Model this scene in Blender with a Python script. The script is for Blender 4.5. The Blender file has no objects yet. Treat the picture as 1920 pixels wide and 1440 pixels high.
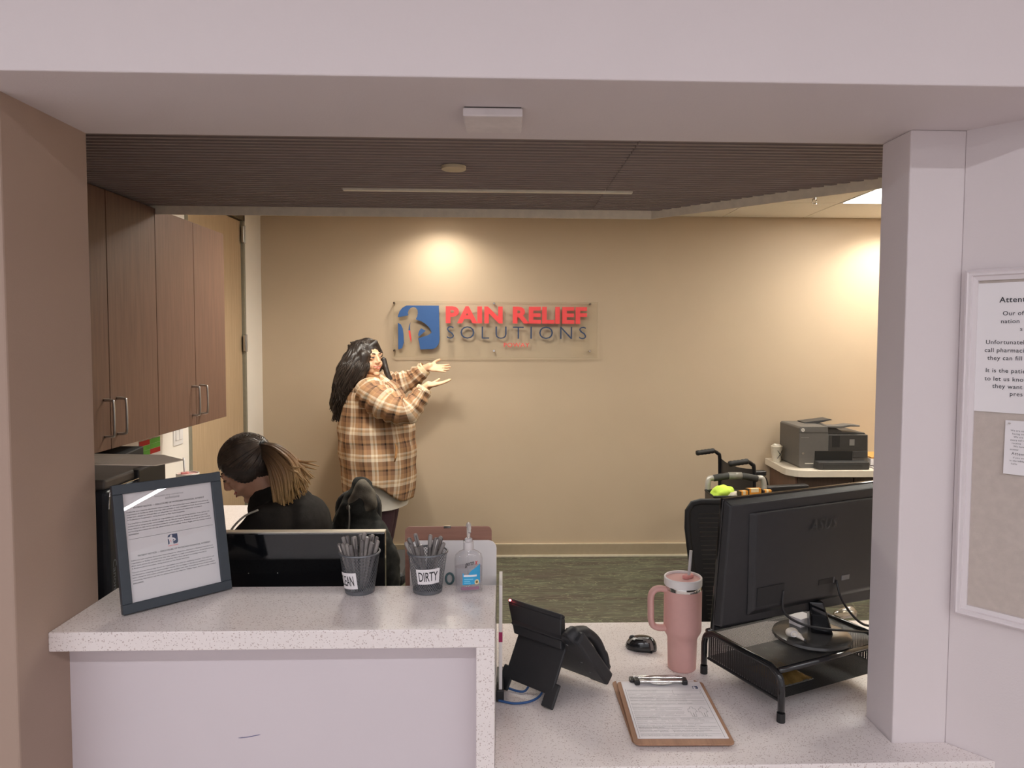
import bpy, bmesh, math, random
from mathutils import Vector, Matrix, Euler, noise as mnoise
random.seed(7)
S = bpy.context.scene
COL = S.collection
PI = math.pi
V = Vector

# ------------------------------------------------------------------ camera
CAMZ = 1.67
cd = bpy.data.cameras.new('camera')
cam = bpy.data.objects.new('camera', cd)
COL.objects.link(cam)
_yaw, _pitch, _roll = 0.0329, 0.0516, 0.0043
_f = V((math.sin(_yaw) * math.cos(_pitch), math.cos(_yaw) * math.cos(_pitch), -math.sin(_pitch)))
_r = V((math.cos(_yaw), -math.sin(_yaw), 0))
_u = _r.cross(_f)
_r, _u = math.cos(_roll) * _r + math.sin(_roll) * _u, -math.sin(_roll) * _r + math.cos(_roll) * _u
cam.matrix_world = Matrix(((_r.x, _u.x, -_f.x, 0), (_r.y, _u.y, -_f.y, 0), (_r.z, _u.z, -_f.z, CAMZ), (0, 0, 0, 1)))
cd.sensor_fit = 'HORIZONTAL'
cd.sensor_width = 36.0
cd.lens = 1354.1 * 36 / 1920
cd.shift_x = -27.2 / 1920
cd.shift_y = -15.2 / 1920
cd.clip_start = 0.02
S.camera = cam

# ------------------------------------------------------------------ world, exposure
w = bpy.data.worlds.new('world')
S.world = w
w.use_nodes = True
w.node_tree.nodes['Background'].inputs[0].default_value = (0.97, 0.95, 1.0, 1)
w.node_tree.nodes['Background'].inputs[1].default_value = 0.40
S.view_settings.view_transform = 'Standard'
S.view_settings.look = 'None'
S.view_settings.gamma = 1
S.view_settings.use_curve_mapping = False
S.view_settings.exposure = 1.05
try:
    S.cycles.use_denoising = True
    S.cycles.max_bounces = 10
    S.cycles.transparent_max_bounces = 24
    S.cycles.caustics_reflective = False
    S.cycles.caustics_refractive = False
    S.cycles.sample_clamp_indirect = 6
except Exception:
    pass
# light strengths (the lamps themselves are built further down, in their fixtures)
LOBBY_STRIP = 20.8
LOBBY_COL = (0.95, 0.96, 1.0)
TROFFER = 11.0
TROFFER_COL = (1.0, 0.965, 0.88)
DOWNLIGHT_W = 40.0
DOWNLIGHT_COL = (1.0, 0.92, 0.79)

# ------------------------------------------------------------------ helpers
def lin(c):
    return tuple(((x / 255) / 12.92 if x / 255 <= 0.04045 else ((x / 255 + 0.055) / 1.055) ** 2.4) for x in c)

MATS = {}
def mat(name, rgb, rough=0.5, metal=0.0, var=0.06, scale=30.0, bump=0.0, bscale=200.0, spec=0.5, stretch=(1, 1, 1), coat=0.0, emit=0.0, trans=0.0, coords='Object', rvar=0.0):
    if name in MATS:
        return MATS[name]
    m = bpy.data.materials.new(name)
    m.use_nodes = True
    nt = m.node_tree
    b = nt.nodes['Principled BSDF']
    c = lin(rgb)
    tc = nt.nodes.new('ShaderNodeTexCoord')
    mp = nt.nodes.new('ShaderNodeMapping')
    mp.inputs['Scale'].default_value = stretch
    nt.links.new(tc.outputs[coords], mp.inputs[0])
    nz = nt.nodes.new('ShaderNodeTexNoise')
    nz.inputs['Scale'].default_value = scale
    nz.inputs['Detail'].default_value = 4
    nt.links.new(mp.outputs[0], nz.inputs['Vector'])
    cr = nt.nodes.new('ShaderNodeValToRGB')
    cr.color_ramp.elements[0].position = 0.3
    cr.color_ramp.elements[1].position = 0.7
    cr.color_ramp.elements[0].color = tuple(x * (1 - var) for x in c) + (1,)
    cr.color_ramp.elements[1].color = tuple(min(1, x * (1 + var)) for x in c) + (1,)
    nt.links.new(nz.outputs[0], cr.inputs[0])
    nt.links.new(cr.outputs[0], b.inputs['Base Color'])
    b.inputs['Roughness'].default_value = rough
    b.inputs['Metallic'].default_value = metal
    b.inputs['Specular IOR Level'].default_value = spec
    if coat:
        b.inputs['Coat Weight'].default_value = coat
        b.inputs['Coat Roughness'].default_value = 0.08
    if trans:
        b.inputs['Transmission Weight'].default_value = trans
    if emit:
        b.inputs['Emission Color'].default_value = c + (1,)
        b.inputs['Emission Strength'].default_value = emit
    if bump:
        n2 = nt.nodes.new('ShaderNodeTexNoise')
        n2.inputs['Scale'].default_value = bscale
        n2.inputs['Detail'].default_value = 3
        nt.links.new(mp.outputs[0], n2.inputs['Vector'])
        bp = nt.nodes.new('ShaderNodeBump')
        bp.inputs['Strength'].default_value = bump
        bp.inputs['Distance'].default_value = 0.002
        nt.links.new(n2.outputs[0], bp.inputs['Height'])
        nt.links.new(bp.outputs[0], b.inputs['Normal'])
    MATS[name] = m
    return m

def ramp(nt, stops, interp='LINEAR'):
    cr = nt.nodes.new('ShaderNodeValToRGB')
    e = cr.color_ramp.elements
    cr.color_ramp.interpolation = interp
    while len(e) < len(stops):
        e.new(0.5)
    for el, (p, c) in zip(e, stops):
        el.position = p
        el.color = tuple(c) + (1,)
    return cr

def quartz():
    m = mat('quartz', (236, 228, 226), 0.2, var=0.02, scale=8)
    nt = m.node_tree
    b = nt.nodes['Principled BSDF']
    tc = [n for n in nt.nodes if n.type == 'TEX_COORD'][0]
    src = b.inputs['Base Color'].links[0].from_socket
    for sc, th, col in ((260, 0.13, (186, 168, 164)), (430, 0.12, (168, 150, 145)), (380, 0.14, (240, 234, 232))):
        vo = nt.nodes.new('ShaderNodeTexVoronoi')
        vo.inputs['Scale'].default_value = sc
        nt.links.new(tc.outputs['Object'], vo.inputs['Vector'])
        wn = nt.nodes.new('ShaderNodeSeparateColor')
        nt.links.new(vo.outputs['Color'], wn.inputs[0])
        lt = nt.nodes.new('ShaderNodeMath'); lt.operation = 'LESS_THAN'; lt.inputs[1].default_value = th
        nt.links.new(wn.outputs[0], lt.inputs[0])
        l2 = nt.nodes.new('ShaderNodeMath'); l2.operation = 'LESS_THAN'; l2.inputs[1].default_value = 0.45
        nt.links.new(vo.outputs['Distance'], l2.inputs[0])
        mu = nt.nodes.new('ShaderNodeMath'); mu.operation = 'MULTIPLY'
        nt.links.new(lt.outputs[0], mu.inputs[0]); nt.links.new(l2.outputs[0], mu.inputs[1])
        mm = nt.nodes.new('ShaderNodeMath'); mm.operation = 'MULTIPLY'; mm.inputs[1].default_value = 0.7
        nt.links.new(mu.outputs[0], mm.inputs[0])
        mx = nt.nodes.new('ShaderNodeMix'); mx.data_type = 'RGBA'
        nt.links.new(mm.outputs[0], mx.inputs[0])
        nt.links.new(src, mx.inputs[6])
        mx.inputs[7].default_value = lin(col) + (1,)
        src = mx.outputs[2]
    nt.links.new(src, b.inputs['Base Color'])
    return m

def wood(name, a, b_, axis='z', rough=0.45, scale=6.0, streak=26.0):
    if name in MATS:
        return MATS[name]
    m = bpy.data.materials.new(name)
    m.use_nodes = True
    nt = m.node_tree
    bs = nt.nodes['Principled BSDF']
    tc = nt.nodes.new('ShaderNodeTexCoord')
    mp = nt.nodes.new('ShaderNodeMapping')
    st = {'z': (streak, streak, 1.2), 'x': (1.2, streak, streak), 'y': (streak, 1.2, streak)}[axis]
    mp.inputs['Scale'].default_value = st
    nt.links.new(tc.outputs['Object'], mp.inputs[0])
    nz = nt.nodes.new('ShaderNodeTexNoise')
    nz.inputs['Scale'].default_value = scale * 0.5
    nz.inputs['Detail'].default_value = 6
    nz.inputs['Roughness'].default_value = 0.65
    nz.inputs['Distortion'].default_value = 0.4
    nt.links.new(mp.outputs[0], nz.inputs['Vector'])
    cr = ramp(nt, [(0.3, lin(a)), (0.7, lin(b_))])
    nt.links.new(nz.outputs[0], cr.inputs[0])
    nt.links.new(cr.outputs[0], bs.inputs['Base Color'])
    bs.inputs['Roughness'].default_value = rough
    MATS[name] = m
    return m

def clear(name, tint=(255, 255, 255), gloss=0.06, rough=0.02):
    """thin clear acrylic or glass: see-through with a fresnel sheen"""
    if name in MATS:
        return MATS[name]
    m = bpy.data.materials.new(name)
    m.use_nodes = True
    nt = m.node_tree
    nt.nodes.remove(nt.nodes['Principled BSDF'])
    out = nt.nodes['Material Output']
    tr = nt.nodes.new('ShaderNodeBsdfTransparent')
    gl = nt.nodes.new('ShaderNodeBsdfGlossy')
    gl.inputs['Roughness'].default_value = rough
    nz = nt.nodes.new('ShaderNodeTexNoise'); nz.inputs['Scale'].default_value = 20
    cr = ramp(nt, [(0.0, tuple(x * 0.995 for x in lin(tint))), (1.0, lin(tint))])
    nt.links.new(nz.outputs[0], cr.inputs[0])
    nt.links.new(cr.outputs[0], tr.inputs[0])
    fr = nt.nodes.new('ShaderNodeLayerWeight'); fr.inputs[0].default_value = 0.5
    pw = nt.nodes.new('ShaderNodeMath'); pw.operation = 'POWER'; pw.inputs[1].default_value = 4.0
    nt.links.new(fr.outputs['Facing'], pw.inputs[0])
    ad = nt.nodes.new('ShaderNodeMath'); ad.operation = 'MULTIPLY_ADD'; ad.inputs[1].default_value = 0.7; ad.inputs[2].default_value = gloss
    ad.use_clamp = True
    nt.links.new(pw.outputs[0], ad.inputs[0])
    mx = nt.nodes.new('ShaderNodeMixShader')
    nt.links.new(ad.outputs[0], mx.inputs[0]); nt.links.new(tr.outputs[0], mx.inputs[1]); nt.links.new(gl.outputs[0], mx.inputs[2])
    nt.links.new(mx.outputs[0], out.inputs[0])
    MATS[name] = m
    return m

def mesh_screen(name, rgb, pitch=0.0035, fill=0.62, rough=0.45):
    """woven / perforated metal: a fine grid of real holes too small to model one by one"""
    if name in MATS:
        return MATS[name]
    m = bpy.data.materials.new(name)
    m.use_nodes = True
    nt = m.node_tree
    b = nt.nodes['Principled BSDF']
    b.inputs['Base Color'].default_value = lin(rgb) + (1,)
    b.inputs['Roughness'].default_value = rough
    tc = nt.nodes.new('ShaderNodeTexCoord')
    vo = nt.nodes.new('ShaderNodeTexVoronoi')
    vo.inputs['Scale'].default_value = 1 / pitch
    vo.inputs['Randomness'].default_value = 0.0
    nt.links.new(tc.outputs['Object'], vo.inputs['Vector'])
    lt = nt.nodes.new('ShaderNodeMath'); lt.operation = 'GREATER_THAN'; lt.inputs[1].default_value = 0.52 - 0.3 * fill
    nt.links.new(vo.outputs['Distance'], lt.inputs[0])
    nt.links.new(lt.outputs[0], b.inputs['Alpha'])
    MATS[name] = m
    return m

class MB:
    """collects shapes, builds ONE mesh object"""
    def __init__(s):
        s.v = []; s.f = []; s.M = None
    def add(s, vs, fs):
        o = len(s.v)
        if s.M is not None:
            vs = [s.M @ V(x) for x in vs]
        s.v += [tuple(x) for x in vs]
        s.f += [tuple(i + o for i in f) for f in fs]
        return s
    def box(s, x0, x1, y0, y1, z0, z1):
        return s.add([(x0, y0, z0), (x1, y0, z0), (x1, y1, z0), (x0, y1, z0), (x0, y0, z1), (x1, y0, z1), (x1, y1, z1), (x0, y1, z1)],
                     [(0, 3, 2, 1), (4, 5, 6, 7), (0, 1, 5, 4), (1, 2, 6, 5), (2, 3, 7, 6), (3, 0, 4, 7)])
    def quad(s, a, b, c, d):
        return s.add([a, b, c, d], [(0, 1, 2, 3)])
    def tube(s, pts, r, n=10, cap=True, closed=False):
        pts = [V(p) for p in pts]
        m = len(pts)
        rs = r if isinstance(r, (list, tuple)) else [r] * m
        vs = []; fs = []
        up = None
        for i, p in enumerate(pts):
            if closed:
                t = pts[(i + 1) % m] - pts[i - 1]
            else:
                t = pts[min(i + 1, m - 1)] - pts[max(i - 1, 0)]
            t.normalize()
            if up is None:
                up = V((0, 0, 1)) if abs(t.z) < 0.9 else V((1, 0, 0))
            a = t.cross(up); a.normalize()
            b = a.cross(t); b.normalize()
            up = b
            for k in range(n):
                an = 2 * PI * k / n
                vs.append(p + (a * math.cos(an) + b * math.sin(an)) * rs[i])
        for i in range(m if closed else m - 1):
            j = (i + 1) % m
            for k in range(n):
                l = (k + 1) % n
                fs.append((i * n + k, i * n + l, j * n + l, j * n + k))
        if cap and not closed:
            fs.append(tuple(range(n))[::-1]); fs.append(tuple((m - 1) * n + k for k in range(n)))
        return s.add(vs, fs)
    def lathe(s, prof, c=(0, 0, 0), n=32, cap=True):
        vs = []; fs = []
        for (r, z) in prof:
            for k in range(n):
                an = 2 * PI * k / n
                vs.append((c[0] + r * math.cos(an), c[1] + r * math.sin(an), c[2] + z))
        m = len(prof)
        for i in range(m - 1):
            for k in range(n):
                l = (k + 1) % n
                fs.append((i * n + k, i * n + l, (i + 1) * n + l, (i + 1) * n + k))
        if cap:
            fs.append(tuple(range(n))[::-1]); fs.append(tuple((m - 1) * n + k for k in range(n)))
        return s.add(vs, fs)
    def prism(s, poly, o, ux, uy, un, th):
        """polygon in the plane (ux, uy) at o, extruded along un by th"""
        o = V(o); ux = V(ux); uy = V(uy); un = V(un)
        n = len(poly)
        vs = [o + ux * a + uy * b for a, b in poly] + [o + ux * a + uy * b + un * th for a, b in poly]
        fs = [tuple(range(n))[::-1], tuple(range(n, 2 * n))] + [(i, (i + 1) % n, n + (i + 1) % n, n + i) for i in range(n)]
        return s.add(vs, fs)
    def ell(s, c, r, rot=None, nu=20, nv=12):
        vs = []; fs = []
        c = V(c)
        for j in range(nv + 1):
            th = PI * j / nv
            for k in range(nu):
                ph = 2 * PI * k / nu
                p = V((r[0] * math.sin(th) * math.cos(ph), r[1] * math.sin(th) * math.sin(ph), r[2] * math.cos(th)))
                vs.append(c + (rot @ p if rot else p))
        for j in range(nv):
            for k in range(nu):
                l = (k + 1) % nu
                fs.append((j * nu + k, (j + 1) * nu + k, (j + 1) * nu + l, j * nu + l))
        return s.add(vs, fs)
    def caps(s, p0, p1, r0, r1, n=14):
        """tapered capsule"""
        p0 = V(p0); p1 = V(p1)
        t = (p1 - p0); L = t.length or 1e-6; t = t / L
        pts = []; rs = []
        for i in range(5):
            a = PI / 2 * i / 5
            pts.append(p0 - t * (r0 * math.cos(a))); rs.append(max(1e-4, r0 * math.sin(a)))
        pts += [p0, p1]; rs += [r0, r1]
        for i in range(1, 6):
            a = PI / 2 * i / 5
            pts.append(p1 + t * (r1 * math.sin(a))); rs.append(max(1e-4, r1 * math.cos(a)))
        return s.tube(pts, rs, n)
    def mesh(s, name, smooth=False, clean=True):
        me = bpy.data.meshes.new(name)
        me.from_pydata(s.v, [], s.f)
        if clean:
            bm = bmesh.new(); bm.from_mesh(me)
            bmesh.ops.recalc_face_normals(bm, faces=bm.faces)
            bm.to_mesh(me); bm.free()
        if smooth:
            me.polygons.foreach_set('use_smooth', [True] * len(me.polygons))
        me.update()
        return me
    def build(s, name, m, parent=None, smooth=False, bevel=0.0, seg=2, loc=None, auto=False):
        me = s.mesh(name, smooth)
        ms = m if isinstance(m, (list, tuple)) else [m]
        for x in ms:
            me.materials.append(x)
        o = bpy.data.objects.new(name, me)
        COL.objects.link(o)
        if parent:
            o.parent = parent
        if loc is not None:
            o.location = loc
        if bevel:
            bv = o.modifiers.new('bevel', 'BEVEL'); bv.width = bevel; bv.segments = seg; bv.limit_method = 'ANGLE'; bv.angle_limit = 0.6
            if hasattr(bv, 'harden_normals'):
                bv.harden_normals = False
        if auto:
            autosmooth(me)
        return o

def autosmooth(me, deg=38):
    me.polygons.foreach_set('use_smooth', [True] * len(me.polygons))
    bm = bmesh.new(); bm.from_mesh(me)
    th = math.radians(deg)
    for e in bm.edges:
        if len(e.link_faces) == 2 and e.calc_face_angle(0) > th:
            e.smooth = False
    bm.to_mesh(me); bm.free()

def empty(name, loc=(0, 0, 0), rz=0.0):
    o = bpy.data.objects.new(name, None)
    o.empty_display_size = 0.05
    COL.objects.link(o)
    o.location = loc
    o.rotation_euler = (0, 0, rz)
    return o

def tag(o, label=None, cat=None, group=None, kind=None):
    if label: o['label'] = label
    if cat: o['category'] = cat
    if group: o['group'] = group
    if kind: o['kind'] = kind
    return o

def struct(o, label=None):
    o['kind'] = 'structure'
    if label: o['label'] = label
    return o

def basis(o, ux, uy, un):
    ux = V(ux).normalized(); uy = V(uy).normalized(); un = V(un).normalized()
    o = V(o)
    return Matrix(((ux.x, uy.x, un.x, o.x), (ux.y, uy.y, un.y, o.y), (ux.z, uy.z, un.z, o.z), (0, 0, 0, 1)))

def text_data(s, size=1.0, extrude=0.0, offset=0.0, spacing=1.0, line=1.0, align='LEFT', shear=0.0):
    c = bpy.data.curves.new('lettering', 'FONT')
    c.body = s; c.size = size; c.extrude = extrude; c.offset = offset
    c.space_character = spacing; c.space_line = line; c.align_x = align; c.shear = shear
    c.resolution_u = 3
    t = bpy.data.objects.new('lettering', c)
    me = bpy.data.meshes.new_from_object(t)
    bpy.data.objects.remove(t)
    bpy.data.curves.remove(c)
    return me

def fit(me, x0, x1, y0, y1, keep=False):
    """scale a text mesh into the box (local x, y)"""
    xs = [v.co.x for v in me.vertices]; ys = [v.co.y for v in me.vertices]
    if not xs: return me
    ax, bx, ay, by = min(xs), max(xs), min(ys), max(ys)
    sx = (x1 - x0) / max(1e-6, bx - ax); sy = (y1 - y0) / max(1e-6, by - ay)
    if keep: sx = sy = min(sx, sy)
    for v in me.vertices:
        v.co.x = x0 + (v.co.x - ax) * sx
        v.co.y = y0 + (v.co.y - ay) * sy
    return me

def put(me, name, m, M, parent=None):
    me.materials.clear(); me.materials.append(m)
    me.transform(M)
    o = bpy.data.objects.new(name, me)
    COL.objects.link(o)
    if parent: o.parent = parent
    return o

def letters(s, box, m, M, parent, extrude, offset=0.0, spacing=1.0, name='letter'):
    """each letter its own part"""
    me = fit(text_data(s, 1.0, 0.0, offset, spacing), *box)
    bm = bmesh.new(); bm.from_mesh(me)
    bmesh.ops.remove_doubles(bm, verts=bm.verts, dist=1e-6)
    bm.faces.ensure_lookup_table()
    seen = set()
    for f in bm.faces:
        if f.index in seen: continue
        st = [f]; seen.add(f.index); isl = []
        while st:
            a = st.pop(); isl.append(a)
            for e in a.edges:
                for b in e.link_faces:
                    if b.index not in seen:
                        seen.add(b.index); st.append(b)
        vid = {}; vs = []; fs = []
        for a in isl:
            ff = []
            for v in a.verts:
                if v.index not in vid:
                    vid[v.index] = len(vs); vs.append(v.co.copy())
                ff.append(vid[v.index])
            fs.append(ff)
        n = len(vs)
        # boundary walls
        cnt = {}
        for ff in fs:
            for i in range(len(ff)):
                e = (ff[i], ff[(i + 1) % len(ff)])
                cnt[tuple(sorted(e))] = cnt.get(tuple(sorted(e)), []) + [e]
        walls = [(e[0][0], e[0][1], e[0][1] + n, e[0][0] + n) for e in cnt.values() if len(e) == 1]
        allv = [v for v in vs] + [V((v.x, v.y, v.z + extrude)) for v in vs]
        b = MB(); b.M = M
        b.add(allv, [tuple(ff) for ff in fs] + [tuple(i + n for i in ff) for ff in fs] + walls)
        b.build(name, m, parent)
    bm.free()

def copy_tree(o, parent=None):
    c = o.copy(); COL.objects.link(c); c.parent = parent
    for ch in list(o.children):
        copy_tree(ch, c)
    return c

def remesh(mb, name, voxel, smooth=3, factor=0.5):
    me = mb.mesh(name)
    o = bpy.data.objects.new(name, me)
    COL.objects.link(o)
    rm = o.modifiers.new('r', 'REMESH'); rm.mode = 'VOXEL'; rm.voxel_size = voxel
    if smooth:
        sm = o.modifiers.new('s', 'SMOOTH'); sm.iterations = smooth; sm.factor = factor
    dg = bpy.context.evaluated_depsgraph_get(); dg.update()
    out = bpy.data.meshes.new_from_object(o.evaluated_get(dg))
    bpy.data.objects.remove(o); bpy.data.meshes.remove(me)
    out.polygons.foreach_set('use_smooth', [True] * len(out.polygons))
    return out

def link(me, name, m, parent=None):
    me.materials.clear()
    for x in (m if isinstance(m, (list, tuple)) else [m]):
        me.materials.append(x)
    o = bpy.data.objects.new(name, me); COL.objects.link(o)
    if parent: o.parent = parent
    return o

def displace(me, fn):
    n = len(me.vertices)
    co = [0.0] * (3 * n); no = [0.0] * (3 * n)
    me.vertices.foreach_get('co', co); me.vertices.foreach_get('normal', no)
    for i in range(n):
        p = V(co[3 * i:3 * i + 3]); d = fn(p)
        for k in range(3): co[3 * i + k] += no[3 * i + k] * d
    me.vertices.foreach_set('co', co)
    me.update()

def spline(pts, n=8):
    """Catmull-Rom through pts"""
    P = [V(p) for p in pts]
    P = [P[0] * 2 - P[1]] + P + [P[-1] * 2 - P[-2]]
    out = []
    for i in range(1, len(P) - 2):
        for k in range(n):
            t = k / n
            a, b, c, d = P[i - 1], P[i], P[i + 1], P[i + 2]
            out.append(0.5 * ((2 * b) + (c - a) * t + (2 * a - 5 * b + 4 * c - d) * t * t + (3 * b - a - 3 * c + d) * t ** 3))
    out.append(P[-2])
    return out

def rrect(x0, x1, y0, y1, r, n=5):
    out = []
    for cx, cy, a0 in ((x1 - r, y0 + r, -90), (x1 - r, y1 - r, 0), (x0 + r, y1 - r, 90), (x0 + r, y0 + r, 180)):
        for k in range(n + 1):
            a = math.radians(a0 + 90 * k / n)
            out.append((cx + r * math.cos(a), cy + r * math.sin(a)))
    return out

# ------------------------------------------------------------------ materials used in many places
WHITE_PAINT = mat('white_paint', (219, 210, 211), 0.75, var=0.015, scale=3, bump=0.15, bscale=260)
TAUPE_PAINT = mat('taupe_paint', (168, 145, 131), 0.75, var=0.02, scale=3, bump=0.15, bscale=260)
WALL_TAN = mat('tan_paint', (194, 174, 149), 0.62, var=0.02, scale=3, bump=0.2, bscale=240)
WALL_CREAM = mat('cream_paint', (238, 231, 221), 0.7, var=0.015, scale=3, bump=0.15, bscale=260)
QUARTZ = quartz()
LAMINATE = mat('white_laminate', (216, 207, 212), 0.5, var=0.01, scale=4)
DARK_WOOD = wood('walnut_laminate', (98, 73, 60), (119, 90, 75), 'z', 0.42)
LIGHT_WOOD = wood('oak_veneer', (178, 152, 120), (196, 170, 138), 'z', 0.5)
SLAT_WOOD = mat('slat_wood', (148, 134, 130), 0.6, var=0.05, scale=3, stretch=(0.3, 8, 8))
BLACK = mat('black_plastic', (34, 34, 36), 0.38, var=0.08, scale=60, bump=0.1, bscale=900)
BLACK_SOFT = mat('black_matte', (30, 30, 31), 0.6, var=0.08, scale=50)
BLACK_GLOSS = mat('black_gloss', (16, 17, 20), 0.07, var=0.05, scale=20, coat=0.5)
CHARCOAL = mat('charcoal_plastic', (66, 66, 68), 0.45, var=0.05, scale=40, bump=0.1, bscale=800)
STEEL = mat('brushed_steel', (190, 186, 180), 0.3, 1.0, var=0.05, scale=40, stretch=(1, 1, 12))
CHROME = mat('chrome', (220, 218, 214), 0.12, 1.0, var=0.02)
PAPER = mat('white_paper', (236, 232, 234), 0.8, var=0.01, scale=10)
INK = mat('black_ink', (40, 40, 44), 0.7, var=0.02)
INK_GREY = mat('grey_ink', (98, 94, 98), 0.7, var=0.02)
NAVY = mat('navy_print', (36, 60, 100), 0.6, var=0.02)
WHITE_PL = mat('white_plastic', (228, 224, 222), 0.4, var=0.015, scale=20)
GREY_METAL = mat('silver_mesh_metal', (120, 123, 128), 0.42, 0.6, var=0.05, scale=60)
SKIN = mat('skin', (232, 186, 150), 0.5, var=0.04, scale=25)

# ------------------------------------------------------------------ the setting
XL, XR = -0.936, 0.8826           # service window reveals
YB = 1.68                         # back of the front wall
ZS = 2.1255                       # soffit
ROOM = (-1.80, 3.30, 5.47, 2.596) # back room: left, right, back wall, tile ceiling

def S_box(name, m, *a, bevel=0.0, parent=None, label=None):
    o = MB().box(*a).build(name, m, parent, bevel=bevel)
    if parent is None: struct(o, label)
    return o

S_box('wall_back', WALL_TAN, -1.95, 3.45, 5.47, 5.60, 0, 2.75, label='tan painted back wall behind the acrylic sign')
S_box('wall_right', WALL_TAN, 3.30, 3.45, 1.80, 5.47, 0, 2.75, label='tan side wall behind the right pillar')
# left wall of the back room, with the door opening
wl = struct(empty('wall_left'), 'cream side wall under and beyond the brown wall cabinets')
MB().box(-1.95, -1.80, 1.68, 4.20, 0, 2.75).build('wall_panel', WALL_CREAM, wl)
MB().box(-1.95, -1.80, 5.125, 5.47, 0, 2.75).build('wall_panel', WALL_CREAM, wl)
MB().box(-1.95, -1.80, 4.20, 5.125, 2.52, 2.75).build('wall_panel', WALL_CREAM, wl)
# front wall: left pier, bulkhead, right pillar, angled wall
S_box('wall_front_left', TAUPE_PAINT, -3.6, XL, 1.395, YB, 0, 2.85, bevel=0.004, label='taupe painted wall pier left of the counter')
S_box('wall_bulkhead', WHITE_PAINT, -3.6, 3.6, 1.292, YB, ZS, 2.85, bevel=0.003, label='white dropped bulkhead above the service window')
S_box('wall_pillar', WHITE_PAINT, XR, 1.006, 1.5614, YB, 0, ZS, bevel=0.003, label='white pillar at the right end of the service window')
AW0 = V((1.006, 1.5614, 0)); AWD = V((0.642, -0.767, 0)); AWN = V((-0.767, -0.642, 0))
aw = MB()
A1 = AW0 + AWD * 1.05
aw.prism([(AW0.x, AW0.y), (A1.x, A1.y), (3.6, A1.y), (3.6, YB), (AW0.x, YB)], (0, 0, 0), (1, 0, 0), (0, 1, 0), (0, 0, 1), 2.85)
struct(aw.build('wall_front_right', WHITE_PAINT), 'white angled wall carrying the notice board')

# carpet
def carpet():
    m = bpy.data.materials.new('carpet')
    m.use_nodes = True
    nt = m.node_tree; b = nt.nodes['Principled BSDF']
    tc = nt.nodes.new('ShaderNodeTexCoord')
    def noi(scl, sc, det=5, dist=0.0):
        mp = nt.nodes.new('ShaderNodeMapping'); mp.inputs['Scale'].default_value = scl
        nt.links.new(tc.outputs['Object'], mp.inputs[0])
        n = nt.nodes.new('ShaderNodeTexNoise'); n.inputs['Scale'].default_value = sc; n.inputs['Detail'].default_value = det
        n.inputs['Distortion'].default_value = dist
        nt.links.new(mp.outputs[0], n.inputs['Vector']); return n
    n1 = noi((0.55, 4.2, 1), 3.0, 5)
    c1 = ramp(nt, [(0.36, lin((78, 69, 60))), (0.5, lin((82, 79, 65))), (0.64, lin((90, 90, 73)))])
    nt.links.new(n1.outputs[0], c1.inputs[0])
    n2 = noi((1.0, 9.0, 1), 6.0, 6, 1.0)
    c2 = ramp(nt, [(0.35, (0.72,) * 3), (0.65, (1.25,) * 3)])
    nt.links.new(n2.outputs[0], c2.inputs[0])
    mu = nt.nodes.new('ShaderNodeMix'); mu.data_type = 'RGBA'; mu.blend_type = 'MULTIPLY'; mu.inputs[0].default_value = 1
    nt.links.new(c1.outputs[0], mu.inputs[6]); nt.links.new(c2.outputs[0], mu.inputs[7])
    n3 = noi((0.7, 2.6, 1), 5.0, 3, 2.2)       # pale wandering veins
    ab = nt.nodes.new('ShaderNodeMath'); ab.operation = 'SUBTRACT'; ab.inputs[1].default_value = 0.5
    nt.links.new(n3.outputs[0], ab.inputs[0])
    a2 = nt.nodes.new('ShaderNodeMath'); a2.operation = 'ABSOLUTE'; nt.links.new(ab.outputs[0], a2.inputs[0])
    c3 = ramp(nt, [(0.0, (0.55,) * 3), (0.022, (0.0,) * 3)])
    nt.links.new(a2.outputs[0], c3.inputs[0])
    mx = nt.nodes.new('ShaderNodeMix'); mx.data_type = 'RGBA'
    nt.links.new(c3.outputs[0], mx.inputs[0]); nt.links.new(mu.outputs[2], mx.inputs[6]); mx.inputs[7].default_value = lin((142, 142, 112)) + (1,)
    nt.links.new(mx.outputs[2], b.inputs['Base Color'])
    b.inputs['Roughness'].default_value = 0.95
    n4 = noi((1, 1, 1), 500, 2)
    bp = nt.nodes.new('ShaderNodeBump'); bp.inputs['Strength'].default_value = 0.5; bp.inputs['Distance'].default_value = 0.003
    nt.links.new(n4.outputs[0], bp.inputs['Height']); nt.links.new(bp.outputs[0], b.inputs['Normal'])
    return m
S_box('floor', carpet(), -1.95, 3.45, 1.30, 5.60, -0.05, 0.0, label='olive and brown streaked carpet floor behind the desk')
LOBBY_TILE = mat('lobby_floor_tile', (190, 178, 170), 0.4, var=0.05, scale=4)
S_box('floor_lobby', LOBBY_TILE, -4.0, 9.0, -5.0, 1.30, -0.05, 0.0)
S_box('ceiling_lobby', WHITE_PAINT, -4.0, 9.0, -5.0, 1.292, 2.80, 2.90)

# baseboard with a thin pale edge along the floor
bb = struct(empty('baseboard_back'), 'beige rubber baseboard along the back wall')
BASE = mat('baseboard_rubber', (166, 150, 126), 0.5, var=0.03)
MB().box(-1.80, 3.30, 5.455, 5.47, 0.014, 0.096).build('board', BASE, bb, bevel=0.003)
MB().box(-1.80, 3.30, 5.445, 5.47, 0.0, 0.014).build('edge_strip', mat('pale_strip', (222, 212, 190), 0.5), bb)
MB().box(-1.80, 3.30, 5.456, 5.47, 0.096, 0.100).build('top_edge', mat('pale_strip2', (205, 190, 164), 0.5), bb)

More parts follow.
